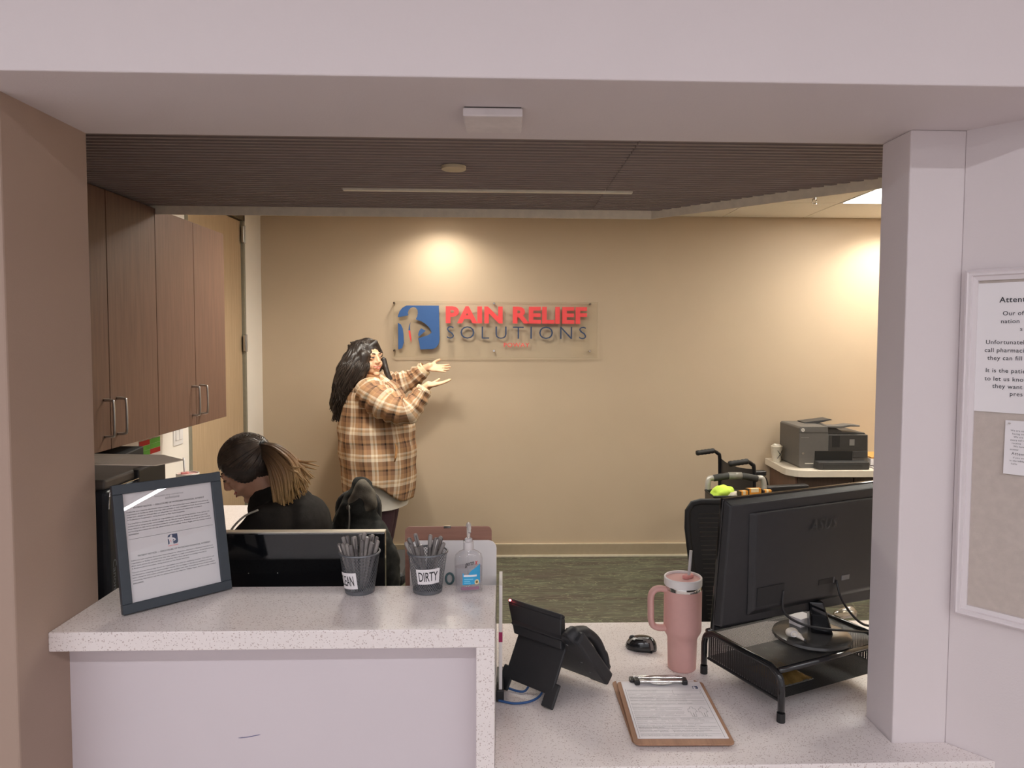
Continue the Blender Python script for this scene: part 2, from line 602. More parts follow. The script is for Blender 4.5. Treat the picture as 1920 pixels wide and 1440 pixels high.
# tile ceiling of the back room: every tile a piece, thin pale grid between
ce = struct(empty('ceiling'), 'white tile ceiling of the back room')
TILE = mat('ceiling_tile', (238, 234, 226), 0.85, var=0.02, scale=60, bump=0.25, bscale=300)
GRID = mat('ceiling_grid', (206, 198, 184), 0.5)
tile_me = None
gx = [-1.80, -1.39, -0.78, -0.17, 0.44, 1.05, 1.66, 2.277, 2.887, 3.30]
gy = [1.68, 2.44, 3.05, 3.66, 4.27, 4.88, 5.47]
MB().box(-1.80, 3.30, 1.68, 5.47, 2.606, 2.64).build('grid_backing', GRID, ce)
TROF = (7, 4)      # tile cell taken by the light panel
for i in range(len(gx) - 1):
    for j in range(len(gy) - 1):
        if (i, j) in ((7, 4), (2, 3), (4, 2), (7, 1)): continue
        MB().box(gx[i] + 0.004, gx[i + 1] - 0.004, gy[j] + 0.004, gy[j + 1] - 0.004, 2.596, 2.606).build('ceiling_tile', TILE, ce)

# slat ceiling panel hung below it, with a pale edge trim
SZ = 2.22
sl = struct(empty('ceiling_slat_panel'), 'dark wood slat ceiling panel hanging over the desk')
edge_r = lambda y: 0.640 + (3.135 - y) * (1.290 - 0.640) / (3.135 - 2.445)    # slanted right end
y = 1.72
slot = (2.715, 2.775)
k = 0
SL = 0.0335
while y < 3.115:
    x1 = min(edge_r(y + 0.012), 2.6)
    segs = [(-1.79, 0.3775), (0.3805, x1)]
    if abs(y + 0.0115 - 2.742) < 0.02:
        segs = [(-1.79, -0.60), (0.49, x1)]
    for a, b in segs:
        e0, e1 = (min(edge_r(y), 2.6), min(edge_r(y + 0.0150), 2.6)) if b == x1 else (b, b)
        MB().prism([(a, y), (e0, y), (e1, y + 0.0150), (a, y + 0.0150)], (0, 0, SZ), (1, 0, 0), (0, 1, 0), (0, 0, 1), 0.028).build('slat', SLAT_WOOD, sl)
    y += SL; k += 1
back = MB()
back.prism([(-1.79, 1.70), (2.03, 1.70), (1.290, 2.445), (0.640, 3.135), (-1.79, 3.135)], (0, 0, SZ + 0.028), (1, 0, 0), (0, 1, 0), (0, 0, 1), 0.01)
back.build('backing', mat('slat_backing', (46, 40, 38), 0.9), sl)
TRIM = mat('edge_trim', (242, 230, 208), 0.5)
def trim_piece(p0, p1, wd=0.004):
    p0 = V(p0); p1 = V(p1); d = (p1 - p0).normalized(); n = V((-d.y, d.x, 0))
    m = MB()
    m.prism([(0, -0.032), ((p1 - p0).length, -0.032), ((p1 - p0).length, 0.05), (0, 0.05)], (p0.x, p0.y, SZ), d, (0, 0, 1), n, wd)
    m.build('edge_trim', TRIM, sl)
trim_piece((-1.79, 3.135, 0), (0.640, 3.135, 0))
trim_piece((0.640, 3.135, 0), (2.03, 1.70, 0))
# slot light in the slats (off)
MB().box(-0.597, 0.487, 2.732, 2.758, SZ - 0.002, SZ + 0.02).build('light_slot', mat('slot_diffuser', (240, 232, 214), 0.5), sl, bevel=0.002)
# sprinkler cover plate
dsc = MB().lathe([(0.0385, 0), (0.0395, 0.004), (0.0395, 0.010)], (-0.1585, 2.345, SZ - 0.012), 36)
dsc.build('sprinkler_cover', mat('cover_beige', (206, 190, 158), 0.5), None, auto=True)
tag(bpy.data.objects['sprinkler_cover'], 'small round beige cover plate flush on the dark slat ceiling', 'sprinkler cover')

# sprinkler head in the tile ceiling
sp = empty('fire_sprinkler', (1.994, 4.62, 2.596)); tag(sp, 'small chrome sprinkler head poking from the tile ceiling', 'sprinkler')
MB().lathe([(0.03, 0), (0.028, -0.006), (0.012, -0.008), (0.009, -0.03)], n=20).build('body', CHROME, sp, auto=True)
MB().tube([(-0.012, 0, -0.028), (-0.014, 0, -0.045), (0, 0, -0.056), (0.014, 0, -0.045), (0.012, 0, -0.028)], 0.003, 8).build('frame', CHROME, sp, smooth=True)
MB().lathe([(0.016, -0.056), (0.016, -0.059)], n=16).build('deflector', CHROME, sp)

# square surface plate on the soffit
bx = empty('soffit_plate', (-0.021, 1.506, ZS)); tag(bx, 'square white surface box on the soffit above the counter', 'ceiling box')
MB().box(-0.059, 0.059, -0.059, 0.059, -0.019, -0.002).build('cover', mat('box_white', (222, 214, 214), 0.5), bx, bevel=0.003)
MB().box(-0.056, 0.056, -0.056, 0.056, -0.003, 0.0).build('shadow_gap', mat('gap_grey', (90, 84, 82), 0.8), bx)

# door in the left wall
dr = struct(empty('door_1'), 'light oak veneer door with steel lever beyond the cabinets')
MB().box(-1.86, -1.815, 4.225, 5.10, 0.01, 2.47).build('leaf', LIGHT_WOOD, dr, bevel=0.002)
FR = mat('door_frame_metal', (150, 146, 130), 0.4, 0.3)
MB().box(-1.93, -1.795, 4.18, 4.22, 0, 2.52).build('jamb', FR, dr, bevel=0.003)
MB().box(-1.93, -1.795, 5.105, 5.13, 0, 2.52).build('jamb', FR, dr, bevel=0.003)
MB().box(-1.93, -1.795, 4.18, 5.13, 2.475, 2.53).build('head', mat('frame_head', (96, 84, 66), 0.5), dr)
for z in (2.38, 1.63, 0.93):
    h = MB(); h.box(-1.80, -1.788, 5.075, 5.125, z - 0.055, z + 0.055); h.tube([(-1.787, 5.10, z - 0.06), (-1.787, 5.10, z + 0.06)], 0.008, 10)
    h.build('hinge', STEEL, dr)
lv = MB()
lv.tube(spline([(-1.815, 4.31, 0.845), (-1.76, 4.31, 0.845), (-1.745, 4.33, 0.845), (-1.745, 4.45, 0.842)], 5), 0.010, 10)
lvo = lv.build('lever', STEEL, dr, smooth=True)
MB().lathe([(0.026, -0.006), (0.026, 0.0)], n=24).build('rose', STEEL, lvo)
ro = [c for c in lvo.children][0]; ro.location = (-1.811, 4.31, 0.845); ro.rotation_euler = (0, PI / 2, 0)

# light switch on the left wall
sw = empty('light_switch', (-1.80, 4.04, 1.135)); tag(sw, 'white double rocker light switch under the cabinets', 'light switch')
MB().box(0, 0.006, -0.057, 0.057, -0.062, 0.062).build('plate', WHITE_PL, sw, bevel=0.003)
for dy in (-0.024, 0.024):
    MB().box(0.006, 0.011, dy - 0.016, dy + 0.016, -0.034, 0.034).build('rocker', WHITE_PL, sw, bevel=0.002)
# colour chart taped on the left wall
ch = empty('colour_chart', (-1.799, 3.72, 1.06)); tag(ch, 'colour coded label sheet of green, red and blue stripes on the wall', 'label sheet')
MB().box(0, 0.002, -0.11, 0.11, -0.08, 0.09).build('sheet', PAPER, ch)
rows = [(90, (104, 178, 70)), (64, (104, 178, 70)), (38, (190, 54, 48)), (12, (236, 232, 228)), (-14, (40, 112, 190)), (-40, (236, 232, 228))]
for i, (z, c) in enumerate(rows):
    for s_ in (0, 1):
        cc = c if (s_ == 1) else [(190, 54, 48), (104, 178, 70), (104, 178, 70), (200, 190, 180), (190, 54, 48), (236, 232, 228)][i]
        MB().box(0.002, 0.003, -0.11 + 0.11 * s_, 0.11 * s_ - 0.003, z / 1000 - 0.025, z / 1000).build('stripe', mat('chart_%d_%d_%d' % cc, cc, 0.7), ch)

# ------------------------------------------------------------------ counter and desk
lg = empty('transaction_counter'); tag(lg, 'raised speckled white quartz counter ledge with waterfall end and white front panel', 'counter')
lp = MB()
lp.prism([(-0.936, 1.491), (-0.0155, 1.491), (-0.0155, 1.762), (-0.936, 1.762)], (0, 0, 1.0195), (1, 0, 0), (0, 1, 0), (0, 0, 1), 0.0405)
lp.build('ledge_top', QUARTZ, lg, bevel=0.002)
MB().box(-0.0545, -0.0155, 1.491, 1.762, 0, 1.0195).build('waterfall_end', QUARTZ, lg, bevel=0.002)
MB().box(-0.936, -0.0545, 1.562, 1.64, 0, 1.0195).build('front_panel', LAMINATE, lg)
pm = MB(); pm.tube(spline([(-0.578, 1.5615, 0.792), (-0.56, 1.5615, 0.7935), (-0.545, 1.5615, 0.796), (-0.530, 1.5615, 0.799)], 3), [0.0003] + [0.0009] * 8 + [0.0003], 6)
pm.build('scuff_mark', mat('scuff_blue', (120, 118, 150), 0.7), lg)

dk = empty('reception_desk'); tag(dk, 'low white quartz desk top behind and beside the raised counter', 'desk')
dp = MB()
dp.prism([(-1.798, 1.762), (-0.0155, 1.762), (-0.0155, 1.485), (1.069, 1.485), (1.005, 1.5614), (0.8826, 1.5614), (0.8826, 1.682), (1.62, 1.682), (1.62, 2.268), (-1.22, 2.268), (-1.22, 3.93), (-1.798, 3.93)], (0, 0, 0.722), (1, 0, 0), (0, 1, 0), (0, 0, 1), 0.038)
dp.build('desk_top', QUARTZ, dk, bevel=0.002)
MB().box(-0.0155, 0.8826, 1.53, 1.57, 0, 0.722).build('front_panel', LAMINATE, dk)
MB().box(-1.78, -1.26, 3.86, 3.90, 0, 0.722).build('end_panel', DARK_WOOD, dk)
MB().box(1.56, 1.60, 1.70, 2.24, 0, 0.722).build('end_panel', DARK_WOOD, dk)

# ------------------------------------------------------------------ wall cabinets
ys = [2.370, 2.748, 3.127, 3.505, 3.883]
def cabinet(y0, y1, ym, label, first_pull, vis):
    c = empty('wall_cabinet', (-1.47, y0, 1.255)); tag(c, label, 'cabinet', 'brown wall cabinets')
    h = 0.958
    MB().box(-0.33, -0.022, 0.002, y1 - y0 - 0.002, 0, h).build('body', DARK_WOOD, c)
    for a, b, side in ((y0, ym, 1), (ym, y1, -1)):
        d = MB().box(-0.02, 0, a - y0 + 0.002, b - y0 - 0.002, -0.006, h).build('door', DARK_WOOD, c, bevel=0.0015)
        yy = (b - y0 - 0.045) if side > 0 else (a - y0 + 0.045)
        pts = spline([(0, yy, 0.045), (0.028, yy, 0.047), (0.036, yy, 0.062), (0.036, yy, 0.165), (0.028, yy, 0.180), (0, yy, 0.182)], 4)
        MB().tube(pts, 0.0052, 8).build('pull_handle', STEEL, d, smooth=True)
    return c
cabinet(ys[0], ys[2], ys[1], 'brown wall cabinet nearest the front wall, partly hidden by the taupe pier', 1, 1)
cabinet(ys[2], ys[4], ys[3], 'brown wall cabinet farther from the camera, next to the oak door', 1, 1)

# ------------------------------------------------------------------ lights
def emis(name, col, st):
    m = bpy.data.materials.new(name); m.use_nodes = True
    nt = m.node_tree; b = nt.nodes['Principled BSDF']
    b.inputs['Base Color'].default_value = (0.8, 0.8, 0.8, 1)
    nz = nt.nodes.new('ShaderNodeTexNoise'); nz.inputs['Scale'].default_value = 3
    cr = ramp(nt, [(0, tuple(c * 0.98 for c in col)), (1, col)])
    nt.links.new(nz.outputs[0], cr.inputs[0]); nt.links.new(cr.outputs[0], b.inputs['Emission Color'])
    b.inputs['Emission Strength'].default_value = st
    return m
TROFF_M = emis('panel_light', TROFFER_COL, TROFFER)
n_t = 0
for (i, j), lab in (((7, 4), 'bright square ceiling light panel above the right counter'), ((2, 3), 'added square light panel for room light, hidden above the slat panel, left'), ((4, 2), 'added square light panel for room light, hidden above the slat panel, centre'), ((7, 1), 'added square light panel for room light, hidden behind the pillar')):  # only the first panel is in view; the others are added to light the room
    t = empty('ceiling_light_panel', ((gx[i] + gx[i + 1]) / 2, (gy[j] + gy[j + 1]) / 2, 2.596))
    tag(t, lab, 'ceiling light', 'ceiling light panels')
    a = (gx[i + 1] - gx[i]) / 2 - 0.005; b_ = (gy[j + 1] - gy[j]) / 2 - 0.005
    MB().box(-a + 0.012, a - 0.012, -b_ + 0.012, b_ - 0.012, 0.0, 0.006).build('diffuser', TROFF_M, t)
    fm = MB()
    for q in ((-a, a, -b_, -b_ + 0.012), (-a, a, b_ - 0.012, b_), (-a, -a + 0.012, -b_ + 0.012, b_ - 0.012), (a - 0.012, a, -b_ + 0.012, b_ - 0.012)):
        fm.box(*q, -0.003, 0.008)
    fm.build('frame', WHITE_PL, t)

DOWN = emis('downlight_lens', DOWNLIGHT_COL, 6.0)
for x, yy, pw, lab in ((-0.45, 5.18, 0.55, 'recessed ceiling downlight washing the wall above the sign'), (2.90, 5.16, 0.85, 'recessed ceiling downlight washing the wall above the printer'), (-0.75, 4.05, 1.1, 'recessed ceiling downlight in front of the standing woman')):
    t = empty('downlight', (x, yy, 2.596)); tag(t, lab, 'downlight', 'recessed downlights')
    MB().lathe([(0.060, 0.0), (0.075, -0.004), (0.075, 0.0)], n=32, cap=False).build('trim_ring', WHITE_PL, t, auto=True)
    MB().lathe([(0.058, -0.0005), (0.058, -0.001)], n=32).build('lens', DOWN, t)
    ld = bpy.data.lights.new('downlight_lamp', 'SPOT')
    ld.energy = DOWNLIGHT_W * pw; ld.color = DOWNLIGHT_COL; ld.spot_size = math.radians(150); ld.spot_blend = 0.9; ld.shadow_soft_size = 0.06
    lo = bpy.data.objects.new('downlight_lamp', ld); COL.objects.link(lo); lo.parent = t; lo.location = (0, 0, -0.012)

STRIP = emis('lobby_strip', LOBBY_COL, LOBBY_STRIP)
STRIPS = [(-1.6, -0.75, 2.4, 0, 'left'), (1.2, -0.75, 2.4, 0, 'centre'), (-1.6, -2.9, 2.4, 0, 'rear left'), (1.2, -2.9, 2.4, 0, 'rear centre'), (5.62, -1.86, 2.6, math.radians(-57), 'right')]
for x, yy, L, rz, lab in STRIPS:
    t = empty('linear_ceiling_light', (x, yy, 2.80), rz); tag(t, 'long linear lobby ceiling light, ' + lab + ' of the camera', 'ceiling light', 'lobby linear lights')
    MB().box(-L / 2, L / 2, -0.05, 0.05, -0.045, 0).build('housing', WHITE_PL, t, bevel=0.003)
    MB().box(-L / 2 + 0.01, L / 2 - 0.01, -0.042, 0.042, -0.0462, -0.0452).build('diffuser', STRIP, t)

# ------------------------------------------------------------------ acrylic sign
sg = empty('acrylic_sign', (-0.052, 5.47, 1.737)); tag(sg, 'clear acrylic wall sign with red and navy lettering and a blue figure emblem', 'sign')
def SX(px): return -0.816 + (px - 738) * 0.003996 + 0.052
def SZp(py): return 1.943 - (py - 566) * 0.00402 - 1.737
RED = mat('sign_red', (240, 74, 76), 0.45, var=0.01)
SNAVY = mat('sign_navy', (48, 66, 98), 0.45, var=0.02)
SBLUE = mat('sign_blue', (52, 92, 150), 0.45, var=0.02)
PLY = -0.040            # plate front face, measured from the wall
MB().box(SX(738), SX(1121), PLY, PLY + 0.005, SZp(669.5), SZp(565.5)).build('acrylic_plate', clear('clear_acrylic', (254, 254, 253), 0.012), sg, bevel=0.001)
eg = MB()
for q in ((738, 1121, 565.5, 566.1), (738, 1121, 669.0, 669.6), (738, 738.6, 566, 669), (1120.4, 1121, 566, 669)):
    eg.box(SX(q[0]), SX(q[1]), PLY - 0.0002, PLY + 0.0052, SZp(q[3]), SZp(q[2]))
eg.build('plate_edge', mat('acrylic_edge', (186, 170, 144), 0.2, var=0.02), sg)
def cpx(x, y): return (SX(720 + x / 4.683), SZp(550 + y / 4.683))
logoA = [(125, 212), (127, 195), (140, 160), (165, 130), (200, 110), (480, 110), (487, 400), (478, 445), (455, 475), (430, 487), (318, 492), (310, 440), (300, 395), (345, 380), (390, 365), (418, 345), (400, 305), (365, 270), (330, 248), (290, 235), (280, 228), (292, 205), (298, 180), (296, 150), (280, 130), (258, 124), (235, 132), (218, 150), (210, 175), (215, 195), (170, 205)]
logoB = [(125, 262), (150, 275), (165, 310), (172, 360), (175, 430), (160, 480), (127, 492)]
logoC = [(325, 308), (365, 328), (340, 350), (305, 380), (300, 360), (310, 330)]
spA = [(232, 258), (220, 290), (216, 325), (230, 325), (228, 290)]
spB = [(216, 327), (222, 372), (238, 432), (239, 395), (231, 327)]
def emblem(polys, o, ux, uy, un, fx, th, names_mats, parent):
    for poly, (nm, m) in zip(polys, names_mats):
        pts = [fx(*p) for p in poly]
        me = MB().prism(pts, o, ux, uy, un, th)
        ob = me.build(nm, m, parent)
        bm = bmesh.new(); bm.from_mesh(ob.data)
        bmesh.ops.triangulate(bm, faces=[f for f in bm.faces if len(f.verts) > 4], ngon_method='EAR_CLIP')
        bm.to_mesh(ob.data); bm.free()
emblem([logoA, logoB, logoC, spA, spB], (0, PLY - 0.010, 0), (1, 0, 0), (0, 0, 1), (0, 1, 0), cpx, 0.0095,
       [('emblem_piece', SBLUE)] * 4 + [('emblem_piece', RED)], sg)
LM = basis((0, PLY - 0.0005, 0), (1, 0, 0), (0, 0, 1), (0, -1, 0))
letters('PAIN RELIEF', (SX(835.5), SX(1100), SZp(606), SZp(574.5)), RED, LM, sg, 0.012, offset=0.042, spacing=1.05)
letters('SOLUTIONS', (SX(837.5), SX(1099), SZp(634.5), SZp(611.5)), SNAVY, LM, sg, 0.008, offset=-0.012, spacing=1.45)
letters('POWAY', (SX(944), SX(992), SZp(650), SZp(641.8)), RED, LM, sg, 0.004, offset=0.0, spacing=1.1)
for px in (739.5, 925.5, 1106):
    for py in (569, 657):
        so = MB().lathe([(0.0065, 0), (0.0065, 0.038), (0.009, 0.038), (0.009, 0.047), (0.007, 0.05)], n=20).build('standoff', CHROME, sg, auto=True)
        so.location = (SX(px), -0.001, SZp(py)); so.rotation_euler = (PI / 2, 0, 0)

# ------------------------------------------------------------------ notice board on the angled wall
nb = empty('notice_board', (AW0.x, AW0.y, 1.06))
tag(nb, 'beige fabric notice board in a white moulded frame on the right wall', 'notice board')
def AP(s, z, n=0.0):
    p = AW0 + AWD * s + AWN * n
    return V((p.x - AW0.x, p.y - AW0.y, z - 1.06))
BL, BR, BZ0, BZ1 = 0.012, 0.62, 1.066, 1.822
def bar(name, s0, s1, z0, z1, n0, n1, m, miter=None, parent=nb):
    b = MB()
    b.add([AP(s0, z0, n0), AP(s1, z0, n0), AP(s1, z1, n0), AP(s0, z1, n0), AP(s0, z0, n1), AP(s1, z0, n1), AP(s1, z1, n1), AP(s0, z1, n1)],
          [(0, 3, 2, 1), (4, 5, 6, 7), (0, 1, 5, 4), (1, 2, 6, 5), (2, 3, 7, 6), (3, 0, 4, 7)])
    return b.build(name, m, parent, bevel=0.0015)
CORK = mat('board_fabric', (196, 184, 176), 0.95, var=0.05, scale=60, bump=0.4, bscale=500)
FRAMEW = mat('frame_white', (222, 214, 216), 0.45, var=0.01)
bar('backing', BL + 0.01, BR - 0.01, BZ0 + 0.01, BZ1 - 0.01, 0.001, 0.008, CORK)
def molding(s0, s1, z0, z1, inner):
    # stepped profile moulding with mitred corners: s0,z0 outer corner -> s1,z1 outer corner
    prof = [(0.0, 0.0), (0.0, 0.016), (0.005, 0.021), (0.008, 0.019), (0.013, 0.019), (0.015, 0.014), (0.024, 0.012), (0.024, 0.0)]
    b = MB(); n = len(prof)
    vs = []
    for end in (0, 1):
        for (t, h) in prof:
            if inner in ('left', 'right'):
                s = s0 + t if inner == 'left' else s0 - t
                z = (z0 + t) if end == 0 else (z1 - t)
            else:
                z = z0 + t if inner == 'bottom' else z0 - t
                s = (s0 + t) if end == 0 else (s1 - t)
            vs.append(AP(s, z, h + 0.001))
    fs = [(i, (i + 1) % n, n + (i + 1) % n, n + i) for i in range(n)] + [tuple(range(n)), tuple(range(n, 2 * n))]
    b.add(vs, fs)
    return b.build('frame_rail', FRAMEW, nb)
molding(BL, BL, BZ0, BZ1, 'left'); molding(BR, BR, BZ0, BZ1, 'right')
molding(BL, BR, BZ0, BZ0, 'bottom'); molding(BL, BR, BZ1, BZ1, 'top')

def sheet_thing(name, label, s0, s1, z0, z1, n, curl=0.0):
    e = empty(name, (AW0.x, AW0.y, 1.06)); tag(e, label, 'notice')
    b = MB(); N = 10
    vs = []; fs = []
    for i in range(N + 1):
        for j in range(N + 1):
            u, v = i / N, j / N
            h = n + curl * (u - 0.5) ** 2 * 2 * (1 - v) + curl * 0.3 * math.sin(u * 5) * (1 - v)
            vs.append(AP(s0 + (s1 - s0) * u, z0 + (z1 - z0) * v, h))
    for i in range(N):
        for j in range(N):
            a = i * (N + 1) + j
            fs.append((a, a + N + 1, a + N + 2, a + 1))
    b.add(vs, fs)
    b.build('sheet', PAPER, e, smooth=True)
    return e
ns = sheet_thing('notice_sheet', 'large white printed notice pinned at the top of the notice board', 0.036, 0.252, 1.518, 1.792, 0.0105)
def btext(s, s0, zc, cap, m, parent, bold=0.0, spacing=1.08, n=0.0112):
    me = text_data(s, cap / 0.70, 0.0, bold, spacing)
    M = basis(AP(s0, zc - cap / 2, n), (AWD.x, AWD.y, 0), (0, 0, 1), AWN)
    return put(me, 'print_line', m, M, parent)
DKINK = mat('notice_ink', (58, 58, 64), 0.7, var=0.02)
for s_, s0, z, cap, bd in (('Attention', 0.0765, 1.756, 0.0115, 0.02), ('Our of', 0.083, 1.7275, 0.0088, 0.006), ('nation', 0.080, 1.711, 0.0088, 0.006), ('s', 0.115, 1.695, 0.0088, 0.006),
                           ('Unfortunately', 0.0535, 1.667, 0.0088, 0.006), ('call pharmacies', 0.052, 1.650, 0.0088, 0.006), ('they can fill', 0.058, 1.6335, 0.0088, 0.006),
                           ('It is the patient', 0.055, 1.607, 0.0088, 0.006), ('to let us know', 0.054, 1.5895, 0.0088, 0.006), ('they want', 0.069, 1.574, 0.0088, 0.006), ('pres', 0.101, 1.559, 0.0088, 0.006)):
    btext(s_, s0, z, cap, DKINK, ns, bd * cap)
n2 = sheet_thing('notice_slip', 'small white paper slip pinned low on the notice board', 0.0955, 0.20, 1.39, 1.503, 0.0105, 0.006)
zz = 1.4825
for k_, t_ in enumerate(('We are now', 'having trouble', 'We are not', 'every call in', 'receive', 'We have no', 'answer', 'Attention', 'if you are having', 'in the lobby', 'hello')):
    btext(t_, 0.106 + 0.003 * (k_ % 3), zz, 0.0036 if k_ != 7 else 0.006, INK_GREY, n2, 0.0, n=0.0130)
    zz -= 0.0066 if k_ not in (6, 7) else 0.0085
pin = MB().ell(AP(0.104, 1.497, 0.014), (0.0022, 0.0022, 0.0022)).build('pin', CHROME, n2, smooth=True)

# ------------------------------------------------------------------ framed notice on the counter
b0 = V((-0.826, 1.573, 1.0635)); b1 = V((-0.653, 1.742, 1.0635))
fax = (b1 - b0).normalized(); fn0 = V((0, 0, 1)).cross(fax)
tl = math.radians(12)
fup = V((0, 0, 1)) * math.cos(tl) + fn0 * math.sin(tl)
fn = -(fax.cross(fup)); fn = fn if fn.y < 0 else -fn
FWd, FHt = 0.241, 0.283
fo = b0
pf = empty('picture_frame', (-0.735, 1.66, 1.06)); tag(pf, 'dark framed patient notice leaning on the raised counter', 'picture frame')
FM = basis(V(fo) - V((-0.735, 1.66, 1.06)) + fn * 0.0, fax, fup, fn)
def fbox(x0, x1, y0, y1, z0, z1, name, m, bevel=0.0):
    b = MB(); b.M = FM; b.box(x0, x1, y0, y1, z0, z1); return b.build(name, m, pf, bevel=bevel)
FRM = mat('frame_slate', (52, 60, 68), 0.45, var=0.06, scale=40)
bw = 0.021
for q in ((0, FWd, 0, bw), (0, FWd, FHt - bw - 0.001, FHt), (0, bw, bw, FHt - bw - 0.001), (FWd - bw - 0.002, FWd, bw, FHt - bw - 0.001)):
    fbox(*q, -0.012, 0.003, 'frame_rail', FRM, 0.0015)
fbox(bw, FWd - bw, bw, FHt - bw, -0.010, -0.004, 'notice_paper', PAPER)
fbox(bw, FWd - bw, bw, FHt - bw, -0.0015, -0.0005, 'glass', clear('frame_glass', (252, 252, 252), 0.05, 0.005))
fbox(0.09, 0.15, 0.01, 0.16, -0.016, -0.012, 'easel_back', BLACK_SOFT)
eb = MB(); eb.M = FM; eb.add([(0.10, 0.15, -0.016), (0.14, 0.15, -0.016), (0.15, 0.012, -0.075), (0.09, 0.012, -0.075), (0.10, 0.15, -0.019), (0.14, 0.15, -0.019), (0.15, 0.012, -0.079), (0.09, 0.012, -0.079)],
          [(0, 1, 2, 3), (7, 6, 5, 4), (0, 4, 5, 1), (1, 5, 6, 2), (2, 6, 7, 3), (3, 7, 4, 0)])
eb.build('easel_leg', BLACK_SOFT, pf)
def ftext(s, x0, x1, yc, h, m, bold=0.0, spacing=1.0, line=1.0, shear=0.0, keep=False):
    me = text_data(s, 1.0, 0.0, bold, spacing, line, 'LEFT', shear)
    fit(me, x0, x1, yc - h / 2, yc + h / 2, keep)
    M = basis(FM.to_translation() + fn * -0.0037, fax, fup, fn)
    me2 = put(me, 'print_line', m, M, pf)
    return me2
OX0, OX1 = bw + 0.006, FWd - bw - 0.010
ftext('WELLNESS AND AESTHETICS', 0.088, 0.152, 0.2455, 0.0030, INK_GREY, 0.0, 1.2)
ftext('solutions', 0.111, 0.143, 0.2395, 0.006, INK_GREY, 0.0, 1.1, 1.0, 0.3)
P1 = ['California Law requires disclosure requirements for physicians that have a financial interest in an', 'organization or facility to which they may refer patients or seek consultations from. In compliance with', 'these laws, please be advised that our physician has a financial and ownership interest in', 'A Professional Corporation, doing business as Pain Relief Solutions.']
P2 = ['You are free to choose any doctor or organization you wish for obtaining services. Your care is not', 'conditioned on accepting any recommended referral. We are happy to discuss any questions you may', 'have related to this notice and alternatives for patient with you. Potential sources of information', 'concerning alternatives can also be obtained from the internet, Yellow Pages, and the county medical', 'association.']
def para(lines, ytop, dy=0.0058, hh=0.0034, x0=OX0):
    for i, l in enumerate(lines):
        wd = (OX1 - x0) * min(1.0, len(l) / 100)
        ftext(l, x0, x0 + wd, ytop - i * dy, hh, INK, 0.014)
HD = 'PATIENT NOTICE \u2014 DISCLOSURE OF PHYSICIAN FINANCIAL INTEREST'
ftext(HD, 0.042, 0.199, 0.2275, 0.0036, INK, 0.012)
para(P1, 0.2185); para(P2, 0.1925)
fbox(OX0, OX1 + 0.003, 0.1583, 0.1589, -0.0040, -0.0036, 'rule_line', INK)
ftext(HD, 0.042, 0.203, 0.1200, 0.0036, INK, 0.012)
para(P1, 0.1110); para(P2, 0.0850)
def lgx(x, y): return (0.108 + (x - 125) / 362 * 0.022, 0.1315 + (492 - y) / 382 * 0.0225)
emblem([logoA, logoB, logoC, spB], FM.to_translation() + fn * -0.0040, fax, fup, fn, lgx, 0.0004,
       [('emblem_print', NAVY)] * 3 + [('emblem_print', RED)], pf)
ftext('PAIN RELIEF', 0.108, 0.130, 0.1285, 0.0022, RED, 0.02)

